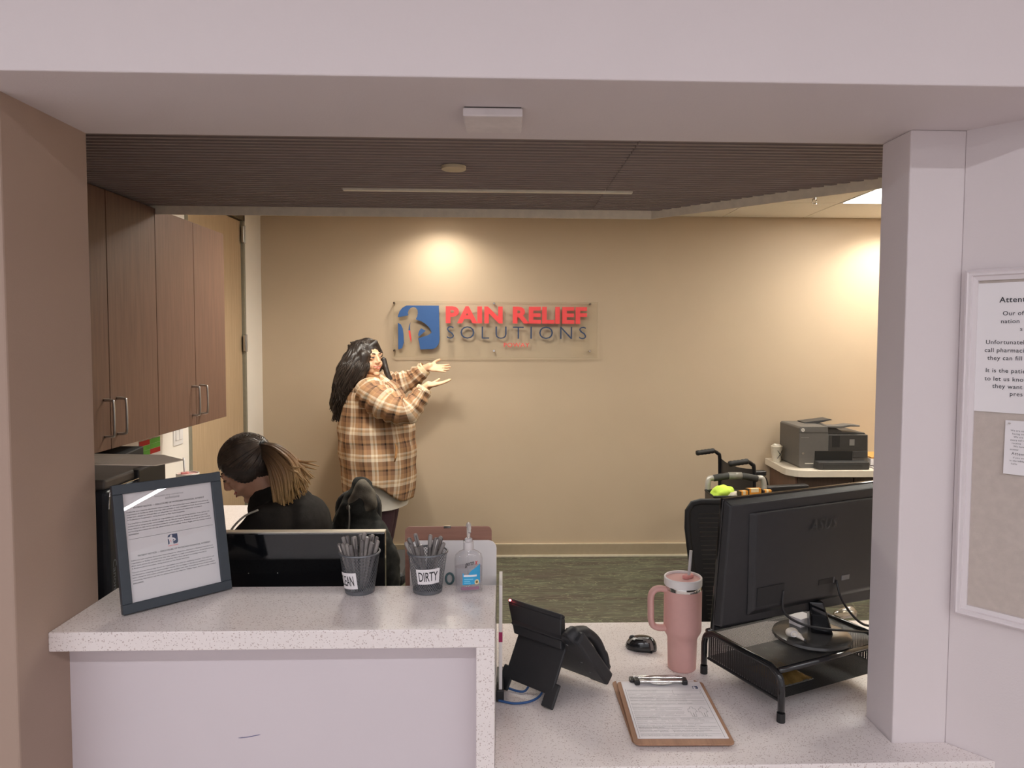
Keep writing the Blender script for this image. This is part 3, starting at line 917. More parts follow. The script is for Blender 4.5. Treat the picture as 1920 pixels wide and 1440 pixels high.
# ------------------------------------------------------------------ pen cups
def mesh_cup(loc, word, wordbox, label, rot):
    c = empty('pen_cup', loc); tag(c, label, 'pen cup', 'silver mesh pen cups')
    H, R0, R1 = 0.098, 0.0335, 0.0475
    rad = lambda z: R0 + (R1 - R0) * z / H
    N, M_ = 44, 22
    b = MB()
    wv = 0.0008
    # diamond lattice of flat wires
    for s_ in (1, -1):
        for k_ in range(N):
            pts = []
            for j in range(M_ + 1):
                z = 0.006 + (H - 0.010) * j / M_
                a = 2 * PI * (k_ + s_ * j * 0.5) / N
                r = rad(z)
                pts.append((r * math.cos(a), r * math.sin(a), z))
            for j in range(M_):
                p, q = V(pts[j]), V(pts[j + 1])
                t = V((-p.y, p.x, 0)).normalized() * wv; n = V((p.x, p.y, 0)).normalized() * 0.0004
                t2 = V((-q.y, q.x, 0)).normalized() * wv
                b.add([p - t + n, p + t + n, q + t2 + n, q - t2 + n], [(0, 1, 2, 3)])
    me = b.mesh('mesh_wall', clean=False)
    me.materials.append(GREY_METAL)
    o = bpy.data.objects.new('mesh_wall', me); COL.objects.link(o); o.parent = c
    MB().lathe([(R0 - 0.001, 0), (R0 + 0.001, 0.001), (rad(0.009) + 0.0012, 0.009), (rad(0.009) - 0.001, 0.010), (R0 - 0.002, 0.003)], n=40).build('base', GREY_METAL, c, auto=True)
    rp = [(R1 + 0.0022 * math.cos(a), H - 0.001 + 0.0026 * math.sin(a)) for a in [2 * PI * i / 10 for i in range(11)]]
    MB().lathe(rp, n=40, cap=False).build('rim', GREY_METAL, c, smooth=True)
    # curved paper tag with a hand lettered word
    a0, a1, z0, z1 = wordbox
    tilt = rot
    def tp(a, z, dr):
        am = (a0 + a1) / 2
        ca, sa = math.cos(tilt), math.sin(tilt)
        dx = (a - am) * 0.041; dz = z - (z0 + z1) / 2
        a_ = am + (dx * ca - dz * sa) / 0.041; z_ = (z0 + z1) / 2 + dx * sa + dz * ca
        r = rad(z_) + 0.0015 + dr
        return V((r * math.cos(a_), r * math.sin(a_), z_))
    t = MB(); n = 14
    vs = [tp(a0 + (a1 - a0) * i / n, z, 0) for i in range(n + 1) for z in (z0, z1)]
    t.add(vs, [(2 * i, 2 * i + 2, 2 * i + 3, 2 * i + 1) for i in range(n)])
    tg = t.build('paper_tag', PAPER, c, smooth=True)
    me = fit(text_data(word[0], 1.0, 0.0, 0.006, 1.0), a0 + (a1 - a0) * word[1], a0 + (a1 - a0) * word[2], z0 + (z1 - z0) * 0.2, z0 + (z1 - z0) * 0.82)
    bm = bmesh.new(); bm.from_mesh(me)
    bmesh.ops.subdivide_edges(bm, edges=[e for e in bm.edges if e.calc_length() > 0.1], cuts=3)
    for v in bm.verts:
        v.co = tp(v.co.x, v.co.y, 0.0006)
    bm.to_mesh(me); bm.free()
    link(me, 'lettering', INK, tg)
    return c
PEN = [mat('pen_grey_%d' % i, c, 0.35, var=0.05) for i, c in enumerate(((128, 123, 120), (110, 105, 104), (144, 138, 134)))]
PENTIP = mat('pen_cap_dark', (84, 80, 80), 0.3)
CLIP = mat('pen_clip', (186, 180, 174), 0.25, 0.7)
def pen(loc, top, k, label, group):
    L = (V(top) - V(loc)).length
    p = empty('pen', loc); tag(p, label, 'pen', group)
    z = (V(top) - V(loc)).normalized()
    p.rotation_euler = z.to_track_quat('Z', 'Y').to_euler()
    MB().lathe([(0.0012, 0), (0.0042, 0.012), (0.0046, 0.03), (0.0046, L - 0.012)], n=10).build('barrel', PEN[k % 3], p, auto=True)
    MB().lathe([(0.0050, L - 0.030), (0.0052, L - 0.012), (0.0048, L - 0.002), (0.0030, L)], n=10).build('end_cap', PEN[(k + 1) % 3], p, auto=True)
    a = k * 1.7
    cl = MB(); cl.M = Matrix.Rotation(a, 4, 'Z')
    cl.box(0.005, 0.0066, -0.0014, 0.0014, L - 0.042, L - 0.004)
    cl.build('pocket_clip', CLIP if k % 3 == 0 else PENTIP, p)
    return p
cl_loc = V((-0.3425, 1.7235, 1.06)); di_loc = V((-0.1800, 1.7235, 1.06))
mesh_cup(cl_loc, ('CLEAN', 0.04, 0.86), (-PI / 2 - 1.28, -PI / 2 + 0.02, 0.016, 0.056), 'silver mesh pen cup with a white paper tag reading CLEAN', 0.10)
mesh_cup(di_loc, ('DIRTY', 0.10, 0.90), (-PI / 2 - 0.55, -PI / 2 + 0.82, 0.029, 0.066), 'silver mesh pen cup with a white paper tag reading DIRTY', 0.05)
# clean pens: (x offset at rim, y offset, height)
PC = [(-46, -10, 120), (-40, 8, 131), (-36, -16, 122), (-32, 12, 132), (-26, -18, 121), (-18, 10, 130), (-17, -20, 118), (-9, -14, 138), (0, 12, 136), (8, -8, 127), (10, 4, 142), (20, -12, 136), (22, 14, 133), (30, 2, 138), (31, -16, 126), (39, 8, 131), (44, -8, 126)]
for k, (dx, dy, h) in enumerate(PC):
    s_ = 0.30
    pen(cl_loc + V((dx * s_ / 1000 * 0.8, dy * s_ / 1000 + 0.004 * ((k % 3) - 1), 0.0045)), cl_loc + V((dx / 1000 * 1.03, dy / 1000, h / 1000)), k, 'grey pen standing in the cup tagged CLEAN', 'pens in the CLEAN cup')
PD = [(-52, -8, 122), (-46, 4, 129), (-40, -12, 118), (-31, 10, 138), (-26, -16, 112), (-14, -18, 118), (6, 10, 135), (20, 12, 127), (27, 6, 129), (31, 14, 130), (40, -4, 119)]
for k, (dx, dy, h) in enumerate(PD):
    s_ = 0.30
    pen(di_loc + V((-dx * 0.15 / 1000, dy * s_ / 1000 + 0.004 * ((k % 3) - 1), 0.0045)), di_loc + V((dx / 1000, dy / 1000, h / 1000)), k + 1, 'grey pen standing in the cup tagged DIRTY', 'pens in the DIRTY cup')

# ------------------------------------------------------------------ hand sanitiser bottle
hs = empty('sanitizer_bottle', (-0.0815, 1.722, 1.06)); hs.rotation_euler = (0, 0, 0.12)
tag(hs, 'clear pump bottle of hand sanitizer with a blue label on the counter', 'bottle')
CLEARPET = clear('clear_bottle', (250, 250, 251), 0.06, 0.05)
GEL = clear('clear_gel', (249, 249, 251), 0.02, 0.1)
def oval_loft(prof, n=36, power=2.6):
    b = MB(); vs = []; fs = []
    for (a, d, z) in prof:
        for k_ in range(n):
            t = 2 * PI * k_ / n
            c_, s_ = math.cos(t), math.sin(t)
            vs.append((a * math.copysign(abs(c_) ** (2 / power), c_), d * math.copysign(abs(s_) ** (2 / power), s_), z))
    m = len(prof)
    for i in range(m - 1):
        for k_ in range(n):
            l = (k_ + 1) % n
            fs.append((i * n + k_, i * n + l, (i + 1) * n + l, (i + 1) * n + k_))
    fs.append(tuple(range(n))[::-1]); fs.append(tuple((m - 1) * n + k_ for k_ in range(n)))
    return b.add(vs, fs)
oval_loft([(0.030, 0.016, 0.0), (0.033, 0.019, 0.004), (0.0335, 0.0195, 0.03), (0.0335, 0.0195, 0.080), (0.031, 0.0185, 0.090), (0.022, 0.015, 0.097), (0.0125, 0.0115, 0.101), (0.0115, 0.0112, 0.106)]).build('bottle_body', CLEARPET, hs, auto=True)
oval_loft([(0.029, 0.0155, 0.004), (0.0315, 0.0178, 0.03), (0.0315, 0.0178, 0.060), (0.0315, 0.0178, 0.0605)]).build('gel', GEL, hs, auto=True)
FROST = mat('frosted_pump', (222, 216, 216), 0.35, var=0.02, trans=0.25)
MB().lathe([(0.0125, 0.102), (0.0128, 0.104), (0.0128, 0.120), (0.0122, 0.121), (0.0095, 0.122), (0.009, 0.128), (0.006, 0.130)], n=28).build('pump_collar', FROST, hs, auto=True)
pm = MB(); pm.tube([(0, 0, 0.128), (0, 0, 0.156)], [0.0042, 0.0046], 14)
pm.tube(spline([(0, 0.004, 0.162), (0, -0.006, 0.164), (0, -0.024, 0.161), (0.0, -0.034, 0.152)], 4), [0.0052] * 6 + [0.0046] * 4 + [0.0036] * 3, 12)
pm.ell((0, 0.0, 0.160), (0.0068, 0.009, 0.006))
pm.build('pump_head', mat('clear_pump', (232, 226, 220), 0.18, trans=0.35), hs, smooth=True)
MB().tube([(0, 0, 0.012), (0, 0, 0.105)], 0.0022, 8).build('dip_tube', FROST, hs)
def label_patch(name, m, poly, dr, parent):
    vs = []
    b = MB(); n = len(poly)
    for (x, z) in poly:
        t = max(-1, min(1, x / 0.0335))
        yv = -0.0195 * (1 - abs(t) ** 2.6) ** (1 / 2.6) - dr
        vs.append((x, yv, z))
    b.add(vs, [tuple(range(n))])
    o = b.build(name, m, parent)
    return o
def dens(pts, k_=6):
    out = []
    for i in range(len(pts)):
        a, b = pts[i], pts[(i + 1) % len(pts)]
        for j in range(k_):
            t = j / k_; out.append((a[0] + (b[0] - a[0]) * t, a[1] + (b[1] - a[1]) * t))
    return out
def label_grid(name, m, x0, x1, z0f, z1f, dr, parent, n=14):
    b = MB(); vs = []
    for i in range(n + 1):
        x = x0 + (x1 - x0) * i / n
        t = max(-1, min(1, x / 0.0335))
        yv = -0.0195 * (1 - abs(t) ** 2.6) ** (1 / 2.6) - dr
        vs += [(x, yv, z0f(i / n)), (x, yv, z1f(i / n))]
    b.add(vs, [(2 * i, 2 * i + 2, 2 * i + 3, 2 * i + 1) for i in range(n)])
    return b.build(name, m, parent, smooth=True)
LBLUE = mat('label_blue', (52, 160, 210), 0.4, var=0.02)
LCYAN = mat('label_cyan', (120, 200, 232), 0.4, var=0.02)
LPURP = mat('label_mauve', (150, 108, 130), 0.5, var=0.03)
label_grid('label_blue', LBLUE, -0.0155, 0.0265, lambda t: 0.021 + 0.004 * t * t, lambda t: 0.051 - 0.008 * math.sin(min(1, t * 2.2) * PI) * (t < 0.45) + 0.018 * max(0, t - 0.25) ** 1.3 * 1.6, 0.0006, hs)
label_grid('label_band', PAPER, -0.013, 0.0185, lambda t: 0.041, lambda t: 0.0455, 0.0010, hs)
label_grid('label_stripe', LCYAN, -0.012, 0.010, lambda t: 0.0335, lambda t: 0.0362, 0.0010, hs)
label_grid('label_stripe', LCYAN, -0.012, 0.002, lambda t: 0.0285, lambda t: 0.0305, 0.0010, hs)
label_grid('label_stripe', LCYAN, -0.012, 0.004, lambda t: 0.0245, lambda t: 0.0262, 0.0010, hs)
label_grid('label_foot', LPURP, -0.019, 0.024, lambda t: 0.009, lambda t: 0.0165, 0.0006, hs)
sealp = [(0.0185 + 0.0055 * math.cos(a), 0.0275 + 0.0062 * math.sin(a)) for a in [2 * PI * i / 18 for i in range(18)]]
label_patch('label_seal', mat('seal_cream', (226, 214, 170), 0.5), sealp, 0.0013, hs)
sealp = [(0.0185 + 0.0028 * math.cos(a), 0.0275 + 0.0032 * math.sin(a)) for a in [2 * PI * i / 14 for i in range(14)]]
label_patch('label_seal', mat('seal_brown', (120, 92, 40), 0.5), sealp, 0.0016, hs)
gm = fit(text_data('germ', 1, 0, 0.015, 1, 1, 'LEFT', 0.25), -0.010, 0.0120, 0.0620, 0.0735)
for v in gm.vertices: v.co.y += (v.co.x + 0.010) * 0.22
put(gm, 'label_lettering', INK, basis((0, -0.0208, 0), (1, 0, 0), (0, 0, 1), (0, -1, 0)), hs)
gm = fit(text_data('x', 1, 0, 0.02, 1, 1, 'LEFT', 0.25), 0.0135, 0.0205, 0.0700, 0.0790)
put(gm, 'label_lettering', mat('label_red', (200, 50, 44), 0.5), basis((0, -0.0206, 0), (1, 0, 0), (0, 0, 1), (0, -1, 0)), hs)

# ------------------------------------------------------------------ desk sorter with boards behind the counter
so = empty('file_sorter', (-0.13, 1.84, 0.76)); tag(so, 'black mesh file sorter holding boards behind the raised counter', 'file sorter')
MB().box(-0.13, 0.100, -0.045, 0.06, 0.0, 0.012).build('base', BLACK, so, bevel=0.003)
MB().box(0.096, 0.100, -0.045, 0.06, 0.012, 0.19).build('side_mesh', mesh_screen('black_mesh', (26, 26, 28), 0.004), so)
MB().box(-0.13, -0.126, -0.045, 0.06, 0.012, 0.19).build('side_mesh', mesh_screen('black_mesh', (26, 26, 28), 0.004), so)
MB().tube([(0.098, -0.045, 0.012), (0.098, -0.045, 0.19), (0.098, 0.06, 0.19), (0.098, 0.06, 0.012)], 0.003, 8).build('side_frame', BLACK, so)
cb = empty('brown_clipboard', (-0.14, 1.868, 0.772)); tag(cb, 'brown hardboard clipboard standing upright behind the pen cups', 'clipboard')
HARD = wood('hardboard', (140, 100, 84), (162, 118, 100), 'x', 0.6)
cbm = MB(); cbm.prism(rrect(-0.113, 0.112, 0.0, 0.408, 0.012), (0, 0, 0), (1, 0, 0), (0, 0, 1), (0, -1, 0), 0.004); cbm.build('board', HARD, cb)
MB().box(-0.012, 0.006, -0.008, -0.004, 0.405, 0.411).build('clip', CHROME, cb)
wb = empty('white_board', (-0.130, 1.852, 0.772)); tag(wb, 'white rounded plastic board standing behind the sanitizer bottle', 'board')
wbm = MB(); wbm.prism(rrect(-0.109, 0.115, 0.0, 0.376, 0.022), (0, 0, 0), (1, 0, 0), (0, 0, 1), (0, -1, 0), 0.004); wbm.build('panel', WHITE_PL, wb, bevel=0.001)
MB().box(0.030, 0.048, -0.006, -0.004, 0.372, 0.378).build('slot_tab', CHARCOAL, wb)
tl_ = MB(); tl_.tube([(-0.006 + 0.010 * math.cos(a), -0.007, 0.277 + 0.014 * math.sin(a)) for a in [2 * PI * i / 16 for i in range(16)]], 0.0028, 8, closed=True)
tl_.build('ring_tab', mat('teal_grey', (84, 112, 116), 0.5), wb, smooth=True)
bd = empty('binder', (0.0005, 1.80, 0.79)); tag(bd, 'white upright binder with a magenta spine band beside the phone', 'binder')
MB().box(-0.0085, 0.0, -0.03, 0.08, 0.0, 0.266).build('cover', WHITE_PL, bd, bevel=0.001)
MB().box(-0.009, 0.0006, -0.0306, 0.02, 0.122, 0.147).build('spine_band', mat('magenta_band', (158, 30, 88), 0.5), bd)
bk = MB().box(-0.0145, 0.0045, -0.034, 0.10, -0.03, 0.0)
bk.build('tray', BLACK, bd, bevel=0.002)

# ------------------------------------------------------------------ desk phone (seen from behind)
ph = empty('desk_phone', (0.10, 1.80, 0.7665)); tag(ph, 'black desk phone on its stand, seen from behind, with a red lamp', 'telephone')
pu = V((0.137 - 0.003, 1.733 - 1.854, 0)).normalized()     # along the phone, left to right
pn = V((pu.y, -pu.x, 0))
if pn.y > 0: pn = -pn                                         # towards the camera
PHM = basis((-0.095, 0.055, 0), pu, (0, 0, 1), pn)
# local: x along the width, y up, z towards the camera (foot of the stand at z ~ 0, body leans away upward)
def pbox(name, m, vs8, bevel=0.003):
    b = MB(); b.M = PHM
    b.add(vs8, [(0, 3, 2, 1), (4, 5, 6, 7), (0, 1, 5, 4), (1, 2, 6, 5), (2, 3, 7, 6), (3, 0, 4, 7)])
    return b.build(name, m, ph, bevel=bevel)
def slab(x0, x1, y0, z0, y1, z1, th, x0b=None, x1b=None):
    """slab from (y0,z0) to (y1,z1) in profile, thickness th to the far side"""
    d = V((0, y1 - y0, z1 - z0)).normalized(); n = V((0, -d.z, d.y))
    if n.z > 0: n = -n
    x0b = x0 if x0b is None else x0b; x1b = x1 if x1b is None else x1b
    a = [V((x0, y0, z0)), V((x1, y0, z0)), V((x1b, y1, z1)), V((x0b, y1, z1))]
    return [tuple(p) for p in a] + [tuple(p + n * th) for p in a]
PHB = mat('phone_black', (38, 39, 42), 0.5, var=0.06, scale=80, bump=0.15, bscale=900)
pbox('stand', PHB, slab(0.012, 0.168, 0.024, 0.012, 0.125, -0.045, 0.008))
for x0, x1 in ((-0.002, 0.034), (0.146, 0.182)):
    pbox('stand_foot', PHB, slab(x0, x1, 0.0, 0.028, 0.050, -0.004, 0.008))
pbox('base_body', PHB, slab(-0.004, 0.215, 0.010, -0.150, 0.150, -0.030, 0.030))
pbox('screen_housing', PHB, slab(0.008, 0.165, 0.125, -0.030, 0.195, -0.048, 0.020, -0.030, 0.150))
pbox('screen_top', PHB, slab(-0.030, 0.150, 0.195, -0.048, 0.205, -0.056, 0.016))
hsb = MB(); hsb.M = PHM
hp = spline([(0.190, 0.160, -0.026), (0.196, 0.172, -0.050), (0.200, 0.160, -0.090), (0.202, 0.120, -0.135), (0.202, 0.062, -0.165), (0.200, 0.040, -0.158)], 6)
hsb.tube(hp, [0.020] * 6 + [0.015] * 6 + [0.013] * 10 + [0.016] * 4 + [0.020] * (len(hp) - 26), 12)
hsb.build('handset', PHB, ph, smooth=True)
pbox('cradle', PHB, slab(0.168, 0.226, 0.006, -0.152, 0.160, -0.020, 0.034), 0.006)
for px_, py_ in ((0.176, 0.14), (0.184, 0.08), (0.190, 0.045), (0.203, 0.02)):
    t = (py_ - 0.006) / 0.154
    zc = -0.152 + t * 0.132
    b = MB(); b.M = PHM; b.box(px_, px_ + 0.006, py_ - 0.001, py_ + 0.001, zc + 0.0005, zc + 0.0015); b.build('screw_slot', mat('slot_grey', (110, 110, 112), 0.5), ph)
MB().ell(PHM @ V((-0.018, 0.204, -0.044)), (0.0035, 0.0035, 0.0028)).build('red_lamp', emis('red_led', (1.0, 0.10, 0.12), 6.0), ph, smooth=True)
BLUEC = mat('blue_cable', (50, 92, 150), 0.45, var=0.04)
c1 = empty('network_cable'); tag(c1, 'blue network cable looping from the phone, nearer strand', 'cable', 'blue network cables')
MB().tube(spline([(-0.008, 1.767, 0.764), (0.03, 1.752, 0.764), (0.07, 1.76, 0.764), (0.098, 1.785, 0.768), (0.108, 1.81, 0.785)], 8), 0.003, 8).build('strand', BLUEC, c1, smooth=True)
c2 = empty('network_cable'); tag(c2, 'blue network cable looping under the phone, farther strand', 'cable', 'blue network cables')
MB().tube(spline([(-0.012, 1.845, 0.772), (0.015, 1.828, 0.766), (0.045, 1.812, 0.764), (0.062, 1.815, 0.766), (0.078, 1.832, 0.785)], 8), 0.003, 8).build('strand', BLUEC, c2, smooth=True)

# ------------------------------------------------------------------ mouse
ms = empty('computer_mouse', (0.409, 2.07, 0.76), math.radians(155)); tag(ms, 'black and grey wireless mouse on the desk left of the pink tumbler', 'computer mouse')
def mouse_shell():
    b = MB(); n, m = 24, 10; vs = []; fs = []
    for j in range(m + 1):
        t = j / m
        for k_ in range(n):
            a = 2 * PI * k_ / n
            r = math.cos(t * PI / 2) ** 0.6
            x = 0.047 * math.cos(a) * r - 0.004 * t
            yv = 0.031 * math.sin(a) * (1 + 0.08 * math.cos(a)) * r
            z = 0.036 * math.sin(t * PI / 2) * (1 + 0.12 * math.cos(a + PI) * r) + 0.002
            vs.append((x, yv, z))
    for j in range(m):
        for k_ in range(n):
            l = (k_ + 1) % n
            fs.append((j * n + k_, j * n + l, (j + 1) * n + l, (j + 1) * n + k_))
    fs.append(tuple(range(n))[::-1])
    return b.add(vs, fs)
mouse_shell().build('shell', mat('mouse_black', (30, 31, 33), 0.2, var=0.05, coat=0.4), ms, smooth=True)
g = mouse_shell()
g.v = [(x * 1.012, yv * 1.02, z * 1.015) for x, yv, z in g.v]
keep = []
for f in g.f:
    c_ = sum((V(g.v[i]) for i in f), V()) / len(f)
    if len(f) == 4 and c_.y > 0.0115 and c_.y < 0.019 and c_.z > 0.008: keep.append(f)
g.f = keep
g.build('side_grip', mat('mouse_grey', (126, 124, 122), 0.35, 0.3), ms, smooth=True)
MB().lathe([(0.010, -0.003), (0.011, 0), (0.010, 0.003)], n=18).build('wheel', CHARCOAL, ms)
wh = [c for c in ms.children if c.name.startswith('wheel')][0]; wh.location = (0.026, 0, 0.0255); wh.rotation_euler = (PI / 2, 0, 0)
MB().box(-0.038, 0.036, -0.022, 0.022, 0.0, 0.003).build('base_plate', BLACK_SOFT, ms, bevel=0.001)

# ------------------------------------------------------------------ tumblers
def tumbler(loc, label, body_rgb, lid_rgb, rz, straw=True):
    t = empty('tumbler', loc, rz); tag(t, label, 'tumbler')
    BODY = mat('tumbler_%d' % body_rgb[0], body_rgb, 0.55, var=0.02, scale=60, bump=0.1, bscale=1200)
    MB().lathe([(0.036, 0), (0.0385, 0.003), (0.0405, 0.085), (0.0435, 0.094), (0.050, 0.105), (0.0515, 0.112), (0.0515, 0.222), (0.051, 0.224)], n=48).build('body', BODY, t, auto=True)
    MB().lathe([(0.0505, 0.222), (0.0508, 0.224), (0.0508, 0.235), (0.0505, 0.236)], n=48).build('steel_band', CHROME, t, auto=True)
    LID = mat('lid_%d' % lid_rgb[0], lid_rgb, 0.35, var=0.02)
    MB().lathe([(0.0512, 0.235), (0.0518, 0.237), (0.0518, 0.256), (0.050, 0.258), (0.0475, 0.257), (0.0475, 0.250)], n=48, cap=False).build('lid_ring', LID, t, auto=True)
    MB().lathe([(0.0476, 0.246), (0.0476, 0.251), (0.020, 0.2525)], n=40).build('lid_disc', mat('lid_pink', (214, 168, 164), 0.35), t, auto=True)
    tb = MB()
    tb.prism(rrect(-0.018, 0.018, -0.010, 0.010, 0.009), (0.014, 0.0, 0.252), (0.85, 0.52, 0), (-0.52, 0.85, 0), (0, 0, 1), 0.010)
    tb.build('lid_tab', mat('lid_pink2', (220, 150, 146), 0.4), t, bevel=0.003)
    if straw:
        MB().tube([(0.012, 0.0, 0.20), (0.020, -0.004, 0.330)], 0.0042, 14).build('straw', mat('straw_clear', (226, 222, 222), 0.3, trans=0.35), t, smooth=True)
    hp = spline([(-0.045, 0, 0.222), (-0.066, 0, 0.226), (-0.082, 0, 0.222), (-0.091, 0, 0.205), (-0.091, 0, 0.165), (-0.090, 0, 0.140), (-0.084, 0, 0.124), (-0.068, 0, 0.117), (-0.046, 0, 0.116)], 6)
    hb = MB(); vs = []; fs = []; nn = 12
    for i, p in enumerate(hp):
        tn = (hp[min(i + 1, len(hp) - 1)] - hp[max(i - 1, 0)]).normalized()
        a = V((0, 1, 0)); b = tn.cross(a).normalized()
        for k_ in range(nn):
            an = 2 * PI * k_ / nn
            vs.append(p + a * (math.cos(an) * 0.0125) + b * (math.sin(an) * 0.0085))
    for i in range(len(hp) - 1):
        for k_ in range(nn):
            l = (k_ + 1) % nn
            fs.append((i * nn + k_, i * nn + l, (i + 1) * nn + l, (i + 1) * nn + k_))
    fs += [tuple(range(nn)), tuple((len(hp) - 1) * nn + k_ for k_ in range(nn))]
    hb.add(vs, fs); hb.build('handle', BODY, t, smooth=True)
    return t
tumbler((0.4985, 1.945, 0.76), 'pink tumbler with handle, white lid and straw on the desk by the monitor', (214, 166, 158), (236, 232, 230), math.radians(6))
tumbler((-1.515, 3.50, 0.76), 'pale tumbler on the left side counter, its lid showing above the picture frame', (218, 196, 184), (226, 220, 212), math.radians(180))

# ------------------------------------------------------------------ two clipboards with the form
CB_WOOD = wood('clipboard_brown', (150, 112, 88), (176, 134, 106), 'y', 0.55)
CB_EDGE = None
def clip_board(loc, rz, label, printed):
    c = empty('clipboard', loc, rz); tag(c, label, 'clipboard', 'stacked form clipboards')
    b = MB(); b.prism(rrect(-0.113, 0.113, -0.150, 0.145, 0.013), (0, 0, 0), (1, 0, 0), (0, 1, 0), (0, 0, 1), 0.0035)
    b.build('board', CB_WOOD, c, bevel=0.0008)
    p = MB(); p.box(-0.102, 0.104, -0.128, 0.140, 0.0036, 0.0052); p.build('paper_form', PAPER, c)
    # low profile clip
    k_ = MB()
    k_.box(-0.062, 0.062, 0.128, 0.142, 0.0052, 0.008)
    k_.tube([(-0.060, 0.126, 0.013), (0.060, 0.126, 0.013)], 0.0045, 12)
    k_.tube([(-0.058, 0.136, 0.018), (0.058, 0.136, 0.018)], 0.0035, 12)
    ko = k_.build('clip', CHROME, c, auto=True)
    for sx in (-1, 1):
        MB().box(sx * 0.062 - 0.007, sx * 0.062 + 0.007, 0.118, 0.141, 0.0052, 0.0185).build('clip_end', BLACK, ko, bevel=0.003)
    tp = MB(); tp.prism([(-0.036, 0.126), (-0.022, 0.117), (0, 0.113), (0.022, 0.117), (0.036, 0.126)], (0, 0, 0.010), (1, 0, 0), (0, 1, 0), (0, 0, 1), 0.001)
    tp.build('clip_lip', CHROME, ko)
    return c
clip_board((0.4055, 1.719, 0.7605), math.radians(0.6), 'lower brown clipboard of the two, mostly covered by the upper one', False)
ub = clip_board((0.4110, 1.700, 0.7665), math.radians(-1.2), 'upper brown clipboard with a printed patient form on the desk', True)
# printed form on the upper one: rules, text blocks, box, emblem
def form_line(x0, x1, yv, h, m, s=None, bold=0.0):
    if s:
        me = fit(text_data(s, 1, 0, bold), x0, x1, yv, yv + h)
        put(me, 'print_line', m, basis((0, 0, 0.00535), (1, 0, 0), (0, 1, 0), (0, 0, 1)), ub)
    else:
        MB().box(x0, x1, yv, yv + h, 0.00522, 0.00535).build('rule_line', m, ub)
form_line(-0.097, -0.0964, -0.126, 0.225, INK_GREY)
form_line(0.0955, 0.0961, -0.126, 0.225, INK_GREY)
rnd = random.Random(3)
words = 'Name Date Birth Address Phone Insurance Policy Employer Physician Referral Reason visit Pain scale Location Onset Duration Symptoms Allergies Medications Surgery History Signature Emergency Contact'.split()
yv = 0.094
k_ = 0
while yv > -0.124:
    x = -0.093
    xe = 0.092 if not (-0.035 < yv < 0.022) else 0.030
    if 0.075 < yv < 0.10: xe = 0.018
    if k_ % 4 == 3:
        form_line(x, xe, yv - 0.001, 0.00035, INK_GREY)
        if k_ % 8 == 7: form_line(x, x + 0.06, yv + 0.0006, 0.0026, INK, ' '.join(rnd.choice(words) for _ in range(3)), 0.01)
    else:
        while x < xe - 0.02:
            L = rnd.uniform(0.018, 0.05)
            if x + L > xe: break
            form_line(x, x + L, yv, 0.0024, INK_GREY, ' '.join(rnd.choice(words) for _ in range(max(1, int(L / 0.012)))))
            x += L + rnd.choice((0.003, 0.006, 0.012))
        if k_ % 3 == 0: form_line(-0.093, xe, yv - 0.0012, 0.0003, INK_GREY)
    yv -= 0.0058; k_ += 1
for q in ((0.022, 0.092, 0.074, 0.0004), (0.022, 0.092, 0.094, 0.0004)):
    form_line(q[0], q[1], q[2], q[3], INK_GREY)
for x in (0.022, 0.092): MB().box(x, x + 0.0004, 0.074, 0.094, 0.00522, 0.00535).build('rule_line', INK_GREY, ub)
# faint body figure outline
for cx_ in (0.050, 0.076):
    pts = [(0, 0.018), (0.004, 0.016), (0.003, 0.011), (0.009, 0.008), (0.011, -0.006), (0.006, -0.006), (0.005, -0.028), (0.001, -0.028), (0, -0.010)]
    pts = pts + [(-a, b) for a, b in reversed(pts)]
    MB().tube([(cx_ + a, -0.008 + b, 0.0053) for a, b in pts], 0.0003, 4, closed=True).build('figure_outline', INK_GREY, ub)
def lgu(x, y): return (0.078 + (x - 125) / 362 * 0.014, 0.101 + (492 - y) / 382 * 0.014)
emblem([logoA, logoB, logoC], (0, 0, 0.0053), (1, 0, 0), (0, 1, 0), (0, 0, 1), lgu, 0.0002, [('emblem_print', NAVY)] * 3, ub)

